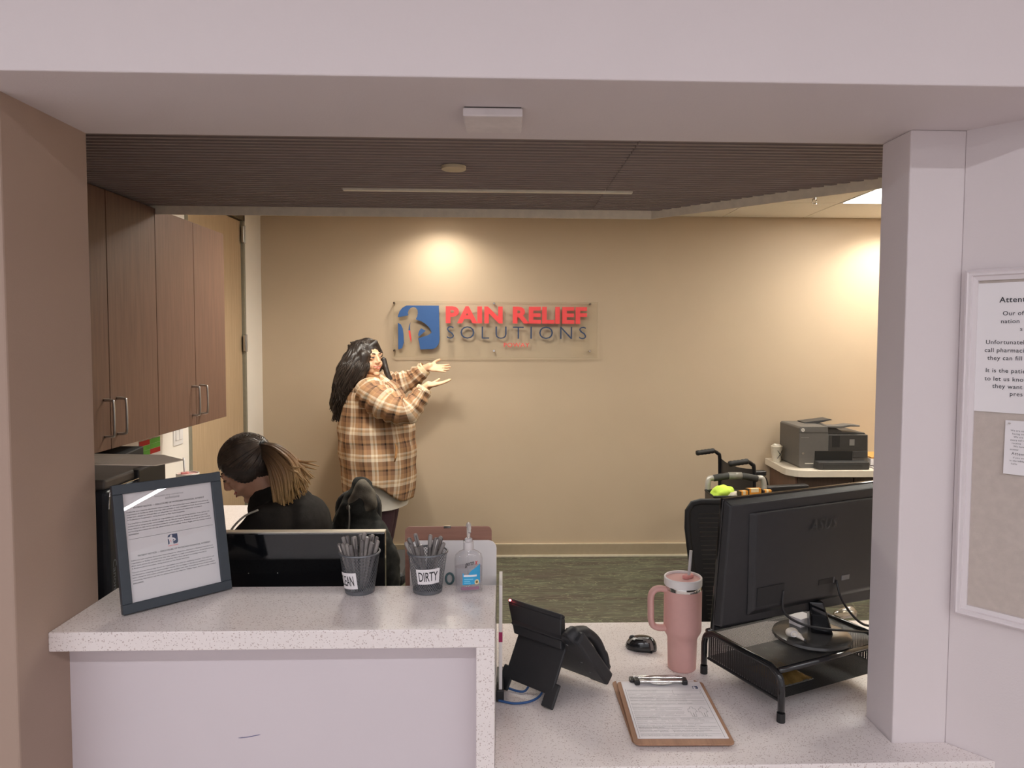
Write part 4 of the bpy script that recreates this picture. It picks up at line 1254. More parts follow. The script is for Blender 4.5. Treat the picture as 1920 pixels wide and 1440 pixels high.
# ------------------------------------------------------------------ monitor on the mesh riser (right)
TH = math.radians(24)
ra = V((math.cos(TH), math.sin(TH), 0)); rn = V((math.sin(TH), -math.cos(TH), 0))
rs = empty('monitor_riser', (0.78, 1.86, 0.76)); tag(rs, 'black metal mesh monitor riser with tube legs on the desk', 'monitor riser')
RO = V((0.78, 1.86, 0.76))
L2 = V((0.665, 1.657, 0.76)) - RO; L1 = V((0.551, 1.911, 0.76)) - RO
dpt = (L1 - L2); RL = 0.385
TZ = 0.122
for off, nm in ((0.0, 'left'), (RL, 'right')):
    f_ = L2 + ra * off; b_ = L1 + ra * off; d_ = dpt.normalized()
    up = V((0, 0, 1))
    pts = [f_, f_ + up * 0.07] + spline([f_ + up * 0.085, f_ + up * 0.108 + d_ * 0.008, f_ + up * TZ + d_ * 0.035], 5) + spline([b_ + up * TZ - d_ * 0.035, b_ + up * 0.108 - d_ * 0.008, b_ + up * 0.085], 5) + [b_ + up * 0.07, b_]
    MB().tube(pts, 0.0085, 12).build('end_frame', mat('riser_black', (22, 23, 25), 0.18, var=0.05, coat=0.3), rs, smooth=True)
    for q in (f_, b_):
        MB().tube([q, q + up * 0.022], 0.0100, 12).build('rubber_foot', BLACK_SOFT, rs)
    # side mesh panel below the end tube
    b = MB(); a0 = f_ + d_ * 0.012 + ra * (0.004 if off == 0 else -0.004); a1 = b_ - d_ * 0.012 + ra * (0.004 if off == 0 else -0.004)
    b.add([a0 + up * 0.048, a1 + up * 0.048, a1 + up * (TZ - 0.006), a0 + up * (TZ - 0.006)], [(0, 1, 2, 3)])
    b.build('side_mesh', mesh_screen('riser_mesh', (24, 24, 26), 0.0034, 0.8), rs)
    b = MB(); b.tube([a0 + up * 0.046, a1 + up * 0.046], 0.004, 8); b.build('side_rail', BLACK, rs)
top = MB(); c0 = L2 + dpt.normalized() * 0.01; c1 = L1 - dpt.normalized() * 0.01
up = V((0, 0, 1))
top.add([c0 + up * TZ, c0 + ra * RL + up * TZ, c1 + ra * RL + up * TZ, c1 + up * TZ], [(0, 1, 2, 3)])
top.build('mesh_top', mesh_screen('riser_top_mesh', (34, 34, 36), 0.0034, 0.72), rs)
for q, r_ in ((c0, 0.0075), (c1, 0.0075)):
    MB().tube([q + up * (TZ - 0.002), q + ra * RL + up * (TZ - 0.002)], r_, 10).build('top_rail', BLACK_GLOSS, rs, smooth=True)
sh = MB(); e0 = c0 + up * 0.05; e1 = c1 + up * 0.05
sh.add([e0 + ra * 0.01, e0 + ra * (RL - 0.01), e1 + ra * (RL - 0.01), e1 + ra * 0.01], [(0, 1, 2, 3)])
sh.build('lower_shelf', mesh_screen('riser_top_mesh', (34, 34, 36), 0.0034, 0.72), rs)

mn = empty('computer_monitor', (0.82, 1.85, 0.885)); tag(mn, 'black computer monitor seen from behind on the mesh riser', 'monitor')
tm = math.radians(5)
mu_ = V((0, 0, 1)) * math.cos(tm) + rn * math.sin(tm)
mnn = ra.cross(mu_); mnn = mnn if mnn.dot(rn) > 0 else -mnn
MM = basis(V((0.80, 1.83, 0.95)) - V((0.82, 1.85, 0.885)), ra, mu_, mnn)
def mbox(x0, x1, y0, y1, z0, z1, name, m, bevel=0.0, parent=mn):
    b = MB(); b.M = MM; b.box(x0, x1, y0, y1, z0, z1); return b.build(name, m, parent, bevel=bevel)
MB_ = mat('monitor_black', (36, 36, 38), 0.42, var=0.07, scale=70, bump=0.12, bscale=900)
b = MB(); b.M = MM
b.add([(-0.298, 0.015, -0.022), (0.262, 0.0, -0.022), (0.262, 0.334, -0.022), (-0.298, 0.334, -0.022), (-0.293, 0.020, 0.0), (0.257, 0.004, 0.0), (0.257, 0.325, 0.0), (-0.293, 0.325, 0.0)],
      [(0, 3, 2, 1), (4, 5, 6, 7), (0, 1, 5, 4), (1, 2, 6, 5), (2, 3, 7, 6), (3, 0, 4, 7)])
b.build('back_shell', MB_, mn, bevel=0.004)
mbox(-0.298, 0.262, 0.0, 0.336, -0.034, -0.0215, 'screen_bezel', BLACK_GLOSS, 0.003)
mbox(-0.285, 0.25, 0.02, 0.325, -0.0352, -0.034, 'screen', mat('dark_screen', (18, 20, 26), 0.1), 0)
b = MB(); b.M = MM
b.add([(-0.215, 0.034, 0.0), (0.235, 0.034, 0.0), (0.235, 0.303, 0.0), (-0.235, 0.303, 0.0), (-0.205, 0.054, 0.014), (0.222, 0.050, 0.014), (0.222, 0.299, 0.007), (-0.215, 0.299, 0.007)],
      [(0, 3, 2, 1), (4, 5, 6, 7), (0, 1, 5, 4), (1, 2, 6, 5), (2, 3, 7, 6), (3, 0, 4, 7)])
b.build('back_bulge', MB_, mn, bevel=0.004)
mbox(-0.198, -0.110, 0.062, 0.110, 0.0125, 0.0144, 'port_recess', BLACK_SOFT)
mbox(0.012, 0.062, 0.086, 0.100, 0.0120, 0.0138, 'port_socket', BLACK_SOFT)
mbox(0.095, 0.124, 0.087, 0.100, 0.0120, 0.0140, 'port_label', mat('port_grey', (120, 120, 122), 0.5))
mbox(0.066, 0.0675, 0.085, 0.101, 0.0120, 0.0140, 'port_mark', mat('port_grey', (120, 120, 122), 0.5))
me = fit(text_data('ASUS', 1, 0, 0.0, 1.1, 1, 'LEFT', 0.2), -0.034, 0.060, 0.236, 0.266)
put(me, 'logo_lettering', mat('logo_dark', (48, 48, 50), 0.25), basis(MM @ V((0, 0, 0.0122)), ra, mu_, mnn), mn)
ST = V((0.838, 1.845, 0.885)) - V((0.82, 1.85, 0.885))
MB().lathe([(0.098, 0.0), (0.100, 0.003), (0.098, 0.009), (0.085, 0.0125), (0.02, 0.015)], (0.0, 0.0, 0.0005), 56).build('stand_base', mat('stand_grey', (58, 57, 56), 0.25, var=0.05, coat=0.3), mn, auto=True)
nk = MB()
nk.add([ST + V((-0.024, -0.010, 0.012)), ST + V((0.030, -0.022, 0.012)), ST + V((0.030, 0.02, 0.012)), ST + V((-0.024, 0.02, 0.012)),
        ST + V((-0.040, -0.026, 0.105)), ST + V((-0.004, -0.034, 0.105)), ST + V((-0.004, 0.0, 0.105)), ST + V((-0.040, 0.0, 0.105))],
       [(0, 3, 2, 1), (4, 5, 6, 7), (0, 1, 5, 4), (1, 2, 6, 5), (2, 3, 7, 6), (3, 0, 4, 7)])
nk.build('stand_neck', BLACK_GLOSS, mn, bevel=0.005)
p0 = V((0.82, 1.85, 0.885))
for nm_, lab, pts in (('power_cord', 'black power cord sagging from the monitor back, left one', [MM @ V((-0.112, 0.092, 0.014)) + p0, (0.71, 1.765, 0.985), (0.757, 1.772, 0.951), (0.82, 1.775, 0.936), (0.885, 1.79, 0.925), (0.96, 1.84, 0.90), (1.01, 1.86, 0.893)]),
                      ('video_cable', 'black video cable dropping from the monitor back, right one', [MM @ V((0.077, 0.090, 0.014)) + p0, (0.885, 1.83, 1.00), (0.915, 1.84, 0.955), (0.96, 1.855, 0.915), (1.02, 1.88, 0.897)])):
    e = empty(nm_); tag(e, lab, 'cable', 'monitor cables')
    MB().tube(spline(pts, 8), 0.0032, 8).build('cord', BLACK, e, smooth=True)
ct = empty('correction_tape', (0.752, 1.815, 0.8985)); tag(ct, 'small white plastic correction tape dispenser on the monitor base', 'correction tape')
TAPE = clear('milky_plastic', (230, 224, 214), 0.2, 0.2)
b = MB(); b.ell((0, 0, 0.013), (0.017, 0.013, 0.012)); b.ell((0.013, -0.012, 0.009), (0.009, 0.010, 0.007)); b.caps((0.014, -0.014, 0.008), (0.021, -0.026, 0.004), 0.006, 0.0035)
link(remesh(b, 'case', 0.0022, 3), 'case', mat('milky_white', (222, 214, 202), 0.3, var=0.08, scale=120), ct)
MB().tube([(0.008 * math.cos(t), -0.004 - 0.0105, 0.014 + 0.007 * math.sin(t)) for t in [2 * PI * i / 16 for i in range(16)]], 0.0016, 6, closed=True).build('reel', WHITE_PL, ct, smooth=True)
MB().tube([(0.0215, -0.0265, 0.004), (0.024, -0.031, 0.003)], 0.0025, 8).build('tip', CHARCOAL, ct)
nt_ = empty('note_block', (0.812, 1.900, 0.900), math.radians(30)); tag(nt_, 'small block of white note paper on the monitor base', 'note block')
for k_ in range(5):
    MB().box(-0.026 + 0.0004 * (k_ % 2), 0.026 + 0.0004 * (k_ % 2), -0.019, 0.019, 0.0045 * k_, 0.0045 * k_ + 0.0043).build('note_pad', PAPER, nt_)
gc = empty('clear_packet', (0.975, 1.985, 0.8835), math.radians(20)); tag(gc, 'clear plastic packet lying behind the monitor stand', 'packet')
b = MB(); b.ell((0, 0, 0.012), (0.04, 0.022, 0.012)); b.ell((0.02, 0.01, 0.014), (0.025, 0.016, 0.010)); link(remesh(b, 'wrapper', 0.004, 2), 'wrapper', TAPE, gc)
MB().box(-0.03, 0.03, -0.012, 0.012, 0.001, 0.008).build('contents', mat('packet_white', (214, 206, 190), 0.5), gc)
sn = empty('snack_packet', (0.712, 1.80, 0.8115), math.radians(24)); tag(sn, 'shiny olive and brown packet lying inside the mesh riser', 'packet')
b = MB(); vs = []; fs = []; n = 16
for i in range(n + 1):
    for j in range(n + 1):
        u, v_ = i / n - 0.5, j / n - 0.5
        h = 0.022 * (1 - (2 * u) ** 2) * (1 - (2 * v_) ** 2) + 0.006 * mnoise.noise(V((u * 9, v_ * 9, 2)))
        vs.append((u * 0.11, v_ * 0.13, max(0.001, h)))
for i in range(n):
    for j in range(n):
        a = i * (n + 1) + j; fs.append((a, a + n + 1, a + n + 2, a + 1))
b.add(vs, fs); b.build('wrapper', mat('foil_olive', (150, 120, 70), 0.22, 0.5, var=0.5, scale=26), sn, smooth=True)
MB().box(-0.055, 0.055, -0.066, -0.060, 0.0, 0.002).build('crimp', mat('foil_silver', (180, 176, 168), 0.25, 0.8), sn)

# ------------------------------------------------------------------ mesh office chair behind the right monitor
oc = empty('mesh_office_chair', (0.93, 2.62, 0)); tag(oc, 'black mesh back office chair behind the right monitor', 'office chair')
oc.rotation_euler = (0, 0, math.radians(14))
def back_pt(u, v_):
    w0 = 0.225 + 0.055 * v_
    x = u * w0; z = 0.60 + 0.485 * v_
    yv = -0.02 - 0.05 * (1 - u * u) + 0.03 * v_
    return x, yv, z
poly = []
MESHB = BLACK_SOFT
b = MB(); vs = []; fs = []; n = 16
for i in range(n + 1):
    for j in range(n + 1):
        u = -1 + 2 * i / n; v_ = j / n
        if v_ > 0.85: u *= math.sqrt(max(0, 1 - ((v_ - 0.85) / 0.15) ** 2 * 0.22))
        vs.append(back_pt(u, v_))
for i in range(n):
    for j in range(n):
        a = i * (n + 1) + j; fs.append((a, a + n + 1, a + n + 2, a + 1))
b.add(vs, fs); b.build('mesh_back', MESHB, oc, smooth=True)
rim = [back_pt(-1, t / 10) for t in range(9)] + [back_pt(-0.97, 0.93), back_pt(-0.90, 0.985), back_pt(-0.8, 1.0)] + [back_pt(-0.8 + 1.6 * t / 10, 1.0) for t in range(1, 11)] + [back_pt(0.90, 0.985), back_pt(0.97, 0.93)] + [back_pt(1, t / 10) for t in range(8, -1, -1)]
MB().tube(rim, 0.011, 8).build('back_frame', BLACK_SOFT, oc, smooth=True)
for k_ in range(26):       # woven ribs of the back
    v_ = 0.06 + k_ * 0.034
    MB().tube([V(back_pt(u, v_)) + V((0, -0.001, 0)) for u in (-0.85, -0.5, 0, 0.5, 0.85)], 0.0022, 5).build('rib', mat('rib_grey', (64, 60, 57), 0.5), oc)
MB().box(-0.15, 0.24, 0.0, 0.42, 0.46, 0.53).build('seat', BLACK_SOFT, oc, bevel=0.03, seg=3)
MB().tube([(0, 0.22, 0.08), (0, 0.22, 0.46)], 0.028, 14).build('gas_lift', BLACK, oc)
MB().box(-0.03, 0.03, -0.06, 0.1, 0.44, 0.62).build('back_bracket', BLACK_SOFT, oc, bevel=0.008)
for k_ in range(5):
    a = 2 * PI * k_ / 5 + 0.3
    q = V((0.20 * math.cos(a), 0.22 + 0.20 * math.sin(a), 0.07))
    lo_ = MB().tube([(0, 0.22, 0.11), q], [0.022, 0.014], 8).build('base_arm', BLACK, oc)
    w_ = MB().lathe([(0.026, -0.018), (0.028, 0), (0.026, 0.018)], n=16).build('caster', BLACK_SOFT, lo_)
    w_.location = (q.x, q.y, 0.028); w_.rotation_euler = (PI / 2, 0, a)

# ------------------------------------------------------------------ left monitor behind the counter
m1 = empty('desk_monitor', (-0.565, 1.885, 0.76)); tag(m1, 'glossy black monitor behind the raised counter, in front of the seated woman', 'monitor')
MB().box(-0.28, 0.258, -0.012, 0.012, 0.075, 0.402).build('panel', BLACK_GLOSS, m1, bevel=0.003)
MB().box(-0.28, 0.258, -0.012, 0.012, 0.402, 0.4055).build('top_edge', mat('edge_reflection', (206, 198, 182), 0.3, 0.6), m1)  # pale strip stands in for the reflection along the monitor's top
MB().box(-0.27, 0.25, 0.012, 0.014, 0.10, 0.392).build('screen', mat('screen_dim', (30, 36, 46), 0.2), m1)
MB().box(-0.04, 0.04, 0.012, 0.03, 0.01, 0.25).build('stand_neck', BLACK, m1, bevel=0.004)
MB().box(-0.12, 0.12, -0.06, 0.10, 0.0, 0.012).build('stand_base', BLACK, m1, bevel=0.005)
for x in (-0.075, 0.0):
    MB().ell((x - 0.02, -0.0125, 0.297), (0.0016, 0.001, 0.0016)).build('screw', STEEL, m1)

# ------------------------------------------------------------------ printers on the left
pl_ = empty('black_printer', (-1.07, 1.92, 0.76)); tag(pl_, 'tall black printer half hidden behind the taupe pier and the picture frame', 'printer')
PB = mat('printer_navy_black', (44, 47, 54), 0.4, var=0.05, scale=60)
MB().box(-0.32, 0.11, -0.152, 0.15, 0.0, 0.535).build('body', PB, pl_, bevel=0.012, seg=3)
MB().box(-0.32, 0.10, -0.14, 0.14, 0.535, 0.560).build('scanner_lid', mat('printer_taupe', (96, 88, 82), 0.5), pl_, bevel=0.006)
MB().box(0.085, 0.112, 0.0, 0.152, 0.30, 0.560).build('side_panel', mat('printer_black2', (40, 40, 42), 0.45), pl_, bevel=0.004)
MB().tube(spline([(0.111, -0.146, 0.49), (0.112, -0.142, 0.525), (0.111, -0.12, 0.537), (0.111, 0.0, 0.538)], 5), 0.0016, 6).build('edge_highlight', CHROME, pl_)  # chrome wire draws the light catching the printer's edge
for z in (0.445, 0.40):
    MB().ell((0.1105, -0.10, z), (0.001, 0.003, 0.002)).build('button', STEEL, pl_)
me = fit(text_data('Canon', 1, 0, 0.01), 0, 0.075, 0, 0.016)
put(me, 'brand_lettering', mat('brand_grey', (128, 136, 146), 0.4), basis((0.1104, -0.132, 0.36), (0, 0, -1), (0, 1, 0), (1, 0, 0)), pl_)
ps = empty('paper_sheet', (-0.90, 1.76, 1.372)); tag(ps, 'curved sheet of tan paper lying across the top of the black printer', 'paper')
b = MB(); out = [(-0.20, 0.10), (0.047, 0.075), (0.13, 0.0), (0.098, -0.075), (-0.02, -0.063), (-0.20, -0.058)]
b.prism(out, (0, 0, 0), (1, 0, 0), (0, 1, 0), (0, 0, 1), 0.002); b.build('sheet', mat('tan_paper', (186, 174, 158), 0.6, var=0.02), ps)
MB().box(-0.19, -0.02, -0.052, 0.05, 0.0022, 0.0030).build('under_sheet', mat('tan_paper2', (192, 182, 168), 0.6), ps)
p2 = empty('cabinet_printer', (-1.60, 2.72, 0.76)); tag(p2, 'black printer with a pale lid under the nearest wall cabinet', 'printer')
MB().box(-0.17, 0.16, -0.26, 0.24, 0.0, 0.42).build('body', BLACK, p2, bevel=0.01)
b = MB(); b.prism([(-0.25, 0.42), (0.23, 0.42), (0.23, 0.470), (-0.02, 0.452), (-0.25, 0.432)], (0.15, 0, 0), (0, 1, 0), (0, 0, 1), (-1, 0, 0), 0.30); b.build('feeder', BLACK_SOFT, p2, bevel=0.004)
b = MB(); b.prism([(-0.26, 0.434), (-0.02, 0.454), (0.0, 0.462), (-0.02, 0.462), (-0.26, 0.444)], (0.155, 0, 0), (0, 1, 0), (0, 0, 1), (-1, 0, 0), 0.31); b.build('pale_lid', mat('lid_pale', (206, 198, 186), 0.5), p2)

# ------------------------------------------------------------------ right counter with the office printer
rc = empty('side_counter', (2.0, 4.92, 0)); tag(rc, 'dark wood counter with a white top against the back wall', 'counter')
ctp = []
for a in range(0, 7):
    t = math.radians(180 + 15 * a); ctp.append((0.13 + 0.13 * math.cos(t), 0.13 + 0.13 * math.sin(t)))
b = MB(); b.prism(ctp + [(1.28, 0.0), (1.28, 0.54), (0.02, 0.54)], (0, 0, 0.712), (1, 0, 0), (0, 1, 0), (0, 0, 1), 0.048)
b.build('counter_top', mat('counter_white', (226, 216, 200), 0.4, var=0.015), rc, bevel=0.003)
MB().box(0.06, 1.28, 0.06, 0.54, 0, 0.712).build('base_cabinet', DARK_WOOD, rc, bevel=0.002)
for k_ in range(3):
    d = MB().box(0.075 + 0.40 * k_, 0.465 + 0.40 * k_, 0.044, 0.06, 0.02, 0.70).build('door', wood('dark_door', (58, 44, 38), (74, 58, 50), 'z', 0.45), rc, bevel=0.002)
    MB().tube([(0.44 + 0.4 * k_, 0.044, 0.60), (0.44 + 0.4 * k_, 0.02, 0.605), (0.44 + 0.4 * k_, 0.02, 0.66), (0.44 + 0.4 * k_, 0.044, 0.665)], 0.004, 8).build('pull_handle', STEEL, d)

pr = empty('office_printer', (2.10, 5.02, 0.76)); tag(pr, 'charcoal all in one printer with document feeder on the back counter', 'printer')
G1 = mat('printer_charcoal', (98, 95, 92), 0.5, var=0.04, scale=40)
G2 = mat('printer_dark', (64, 63, 63), 0.45, var=0.05, scale=40)
b = MB(); b.prism([(0.0, 0.015), (0.015, 0.0), (0.49, 0.0), (0.50, 0.02), (0.495, 0.238), (0.21, 0.238), (0.205, 0.296), (0.01, 0.296), (0.0, 0.285)], (0, 0, 0), (1, 0, 0), (0, 0, 1), (0, 1, 0), 0.36)
b.build('body', G1, pr, bevel=0.004)
b = MB(); b.prism([(0.206, 0.240), (0.30, 0.240), (0.49, 0.238), (0.48, 0.250), (0.32, 0.258), (0.25, 0.296), (0.206, 0.296)], (0, 0.02, 0), (1, 0, 0), (0, 0, 1), (0, 1, 0), 0.33)
b.build('feeder_housing', G2, pr, bevel=0.003)
b = MB(); b.prism([(0.20, 0.290), (0.30, 0.284), (0.37, 0.296), (0.435, 0.296), (0.435, 0.305), (0.36, 0.309), (0.29, 0.300), (0.20, 0.300)], (0, 0.0, 0), (1, 0, 0), (0, 0, 1), (0, 1, 0), 0.10)
b.build('feeder_tray', G1, pr, bevel=0.002)
b = MB(); b.prism([(0.12, 0.296), (0.22, 0.296), (0.33, 0.322), (0.31, 0.328), (0.12, 0.304)], (0, 0.20, 0), (1, 0, 0), (0, 0, 1), (0, 1, 0), 0.13)
b.build('paper_guide', G2, pr, bevel=0.002)
MB().box(0.212, 0.488, -0.004, 0.0, 0.128, 0.236).build('control_panel', mat('panel_dark', (58, 57, 57), 0.35), pr, bevel=0.001)
MB().box(0.235, 0.290, -0.0055, -0.004, 0.150, 0.232).build('keypad', BLACK_SOFT, pr)
MB().box(0.36, 0.396, -0.0055, -0.004, 0.162, 0.206).build('touch_screen', mat('screen_grey', (128, 126, 124), 0.3), pr)
MB().box(0.115, 0.385, -0.003, 0.001, 0.055, 0.122).build('output_slot', mat('slot_black', (22, 22, 22), 0.6), pr)
MB().box(0.39, 0.49, -0.006, 0.0, 0.075, 0.122).build('side_flap', G2, pr, bevel=0.002)
MB().box(0.11, 0.475, -0.075, 0.0, 0.002, 0.056).build('paper_tray', G2, pr, bevel=0.006)
b = MB().box(0.145, 0.42, -0.078, -0.074, 0.004, 0.042); b.build('tray_front', mat('tray_edge', (60, 60, 60), 0.4), pr, bevel=0.001)
MB().box(0.0, 0.205, -0.002, 0.001, 0.254, 0.2555).build('seam', BLACK_SOFT, pr)
MB().lathe([(0.0125, 0), (0.0125, 0.003)], n=28).build('badge', mat('badge_white', (226, 222, 214), 0.3), pr)
bg = [c for c in pr.children if c.name.startswith('badge')][0]; bg.location = (0.025, 0.0, 0.272); bg.rotation_euler = (PI / 2, 0, 0)
put(fit(text_data('hp', 1, 0, 0.01, 1, 1, 'LEFT', 0.25), 0.018, 0.032, 0.264, 0.280), 'badge_lettering', CHARCOAL, basis((0, -0.0034, 0), (1, 0, 0), (0, 0, 1), (0, -1, 0)), pr)
MB().box(0.012, 0.07, -0.0012, 0.0, 0.2165, 0.2195).build('model_mark', mat('mark_grey', (140, 138, 134), 0.4), pr)
MB().lathe([(0.008, 0), (0.008, 0.002)], n=20).build('power_button', STEEL, pr)
bg = [c for c in pr.children if c.name.startswith('power_button')][0]; bg.location = (0.03, 0.0, 0.105); bg.rotation_euler = (PI / 2, 0, 0)
MB().box(0.045, 0.105, -0.0015, 0.0, 0.030, 0.0365).build('label_strip', mat('strip_pale', (206, 200, 188), 0.5), pr)

pc = empty('paper_cup', (2.048, 5.30, 0.76)); tag(pc, 'white paper cup with a black cross mark beside the office printer', 'cup')
MB().lathe([(0.030, 0.0), (0.032, 0.002), (0.0415, 0.112), (0.0435, 0.115), (0.0415, 0.118)], n=32).build('cup_wall', mat('cup_cream', (226, 216, 198), 0.6, var=0.05, scale=60), pc, auto=True)
b = MB(); b.ell((0, 0, 0.12), (0.036, 0.036, 0.012)); b.ell((-0.018, -0.012, 0.125), (0.016, 0.014, 0.012)); link(remesh(b, 'crumpled_film', 0.005, 1), 'crumpled_film', mat('film', (220, 212, 198), 0.4), pc)
for s_ in (1, -1):
    pts = []
    for i in range(9):
        t = -1 + i / 4
        a = -PI / 2 + 0.35 + 0.55 * t; z = 0.058 + 0.030 * t * s_
        r = 0.0328 + 0.0085 * z / 0.112 + 0.0006 + 0.0004
        pts.append((r * math.cos(a), r * math.sin(a), z))
    MB().tube(pts, 0.0022, 6).build('cross_mark', INK, pc, smooth=True)
sp_ = empty('paper_stack', (2.68, 5.03, 0.76)); tag(sp_, 'stack of papers and a folder to the right of the office printer', 'papers')
MB().box(-0.06, 0.20, -0.08, 0.22, 0.0, 0.012).build('papers', PAPER, sp_)
MB().box(-0.05, 0.2, -0.04, 0.24, 0.012, 0.020).build('folder', mat('folder_grey', (120, 112, 112), 0.6), sp_)
MB().box(-0.055, 0.2, 0.0, 0.26, 0.020, 0.065).build('papers', PAPER, sp_)
MB().box(-0.05, 0.2, 0.0, 0.26, 0.065, 0.075).build('folder', mat('folder_orange', (214, 160, 90), 0.6), sp_)

# ------------------------------------------------------------------ wheelchair
wc = empty('wheelchair', (1.545, 4.68, 0), 0.2); tag(wc, 'black wheelchair with ribbed push grips by the side counter', 'wheelchair')
WF = mat('wheelchair_frame', (38, 38, 42), 0.3, 0.5)
VINYL = mat('black_vinyl', (30, 31, 36), 0.4, var=0.08, bump=0.2, bscale=300)
for sy in (-1, 1):
    MB().tube(spline([(0.0, sy * 0.22, 0.15), (0.0, sy * 0.22, 0.5), (-0.005, sy * 0.22, 0.84), (-0.02, sy * 0.22, 0.885), (-0.055, sy * 0.22, 0.905), (-0.075, sy * 0.22, 0.905)], 5), 0.0125, 10).build('back_post', WF, wc, smooth=True)
    g = MB(); pts = [(-0.05 - 0.013 * i, sy * 0.22, 0.906 - 0.0012 * i) for i in range(11)]
    g.tube(pts, [0.019 if i % 2 else 0.0165 for i in range(11)], 12); g.build('hand_grip', BLACK_SOFT, wc, smooth=True)
    MB().box(0.06, 0.36, sy * 0.245 - 0.026, sy * 0.245 + 0.026, 0.715, 0.75).build('arm_pad', VINYL, wc, bevel=0.01, seg=3)
    MB().tube(spline([(0.0, sy * 0.235, 0.70), (0.30, sy * 0.235, 0.71), (0.37, sy * 0.235, 0.66), (0.38, sy * 0.235, 0.46)], 5), 0.010, 8).build('arm_tube', WF, wc, smooth=True)
    MB().tube([(0.0, sy * 0.21, 0.46), (0.40, sy * 0.21, 0.46)], 0.0115, 8).build('seat_rail', WF, wc)
    MB().tube(spline([(0.38, sy * 0.21, 0.46), (0.44, sy * 0.21, 0.40), (0.50, sy * 0.21, 0.15)], 4), 0.0105, 8).build('leg_tube', WF, wc, smooth=True)
    wl_ = MB(); wl_.tube([(0.13 + 0.24 * math.cos(t), sy * 0.285, 0.253 + 0.24 * math.sin(t)) for t in [2 * PI * i / 40 for i in range(40)]], 0.0125, 8, closed=True)
    wo = wl_.build('rear_tire', BLACK_SOFT, wc, smooth=True)
    MB().tube([(0.13 + 0.21 * math.cos(t), sy * 0.305, 0.253 + 0.21 * math.sin(t)) for t in [2 * PI * i / 40 for i in range(40)]], 0.007, 6, closed=True).build('push_rim', STEEL, wo, smooth=True)
    for k_ in range(8):
        t = 2 * PI * k_ / 8
        MB().tube([(0.13, sy * 0.285, 0.253), (0.13 + 0.235 * math.cos(t), sy * 0.285, 0.253 + 0.235 * math.sin(t))], 0.003, 5).build('spoke', STEEL, wo)
    cw = MB(); cw.tube([(0.40 + 0.082 * math.cos(t), sy * 0.235, 0.094 + 0.082 * math.sin(t)) for t in [2 * PI * i / 24 for i in range(24)]], 0.0115, 8, closed=True); cw.build('caster', BLACK_SOFT, wc, smooth=True)
    MB().tube([(0.40, sy * 0.235, 0.094), (0.39, sy * 0.215, 0.45)], 0.009, 8).build('caster_fork', WF, wc)
b = MB(); vs = []; fs = []; n = 10
for i in range(n + 1):
    for j in range(n + 1):
        u = -1 + 2 * i / n; v_ = j / n
        vs.append((-0.018 * (1 - u * u) - 0.002, u * 0.215, 0.48 + 0.375 * v_ - 0.018 * (1 - u * u) * (v_ > 0.9)))
for i in range(n):
    for j in range(n):
        a = i * (n + 1) + j; fs.append((a, a + n + 1, a + n + 2, a + 1))
b.add(vs, fs); b.build('back_sling', VINYL, wc, smooth=True)
MB().box(0.01, 0.40, -0.205, 0.205, 0.455, 0.475).build('seat_sling', VINYL, wc, bevel=0.008)

# ------------------------------------------------------------------ walker cart with a basket
wk = empty('walker_cart', (1.395, 4.18, 0)); tag(wk, 'walker cart with a grey foam push bar and black basket behind the right monitor', 'walker')
WG = mat('walker_grey', (176, 172, 164), 0.35, 0.3)
FOAM = mat('foam_dark', (60, 60, 58), 0.7, var=0.1, scale=80)
MB().tube([(-0.135, 0.06, 0.842), (-0.05, 0.06, 0.855), (0.05, 0.06, 0.853), (0.13, 0.06, 0.838)], 0.020, 14).build('push_bar_foam', FOAM, wk, smooth=True)
MB().tube([(-0.045, 0.06, 0.8555), (0.035, 0.06, 0.8545)], 0.0218, 14).build('tape_wrap', mat('tape_grey', (128, 126, 118), 0.3), wk, smooth=True)
for sx in (-1, 1):
    MB().tube(spline([(sx * 0.130, 0.06, 0.842), (sx * 0.160, 0.06, 0.838), (sx * 0.170, 0.055, 0.80), (sx * 0.170, 0.05, 0.74)], 5), [0.0165] * 16, 12).build('bar_elbow', WG, wk, smooth=True)
    MB().tube([(sx * 0.170, 0.05, 0.76), (sx * 0.175, 0.10, 0.10)], 0.012, 10).build('rear_leg', WG, wk)
    MB().tube([(sx * 0.170, -0.10, 0.60), (sx * 0.175, -0.16, 0.10)], 0.012, 10).build('front_leg', WG, wk)
    for yv in (0.10, -0.16):
        w_ = MB().lathe([(0.07, -0.012), (0.075, 0), (0.07, 0.012)], n=24).build('wheel', BLACK_SOFT, wk); w_.location = (sx * 0.195, yv, 0.076); w_.rotation_euler = (0, PI / 2, 0)
bsk = MB()
for q in ((-0.19, 0.20, -0.135, -0.130), (-0.19, 0.20, 0.035, 0.040), (-0.19, -0.185, -0.13, 0.035), (0.195, 0.20, -0.13, 0.035)):
    bsk.box(q[0], q[1], q[2], q[3], 0.575, 0.772)
bsk.box(-0.19, 0.20, -0.135, 0.04, 0.565, 0.575)
bsk.build('basket', BLACK, wk)
MB().tube([(-0.19, -0.135, 0.773), (0.20, -0.135, 0.773), (0.20, 0.04, 0.773), (-0.19, 0.04, 0.773)], 0.006, 8, closed=True).build('basket_rim', BLACK_SOFT, wk)
gcl = empty('green_towel', (1.285, 4.13, 0.70)); tag(gcl, 'bright lime green towel bundled in the walker basket', 'towel')
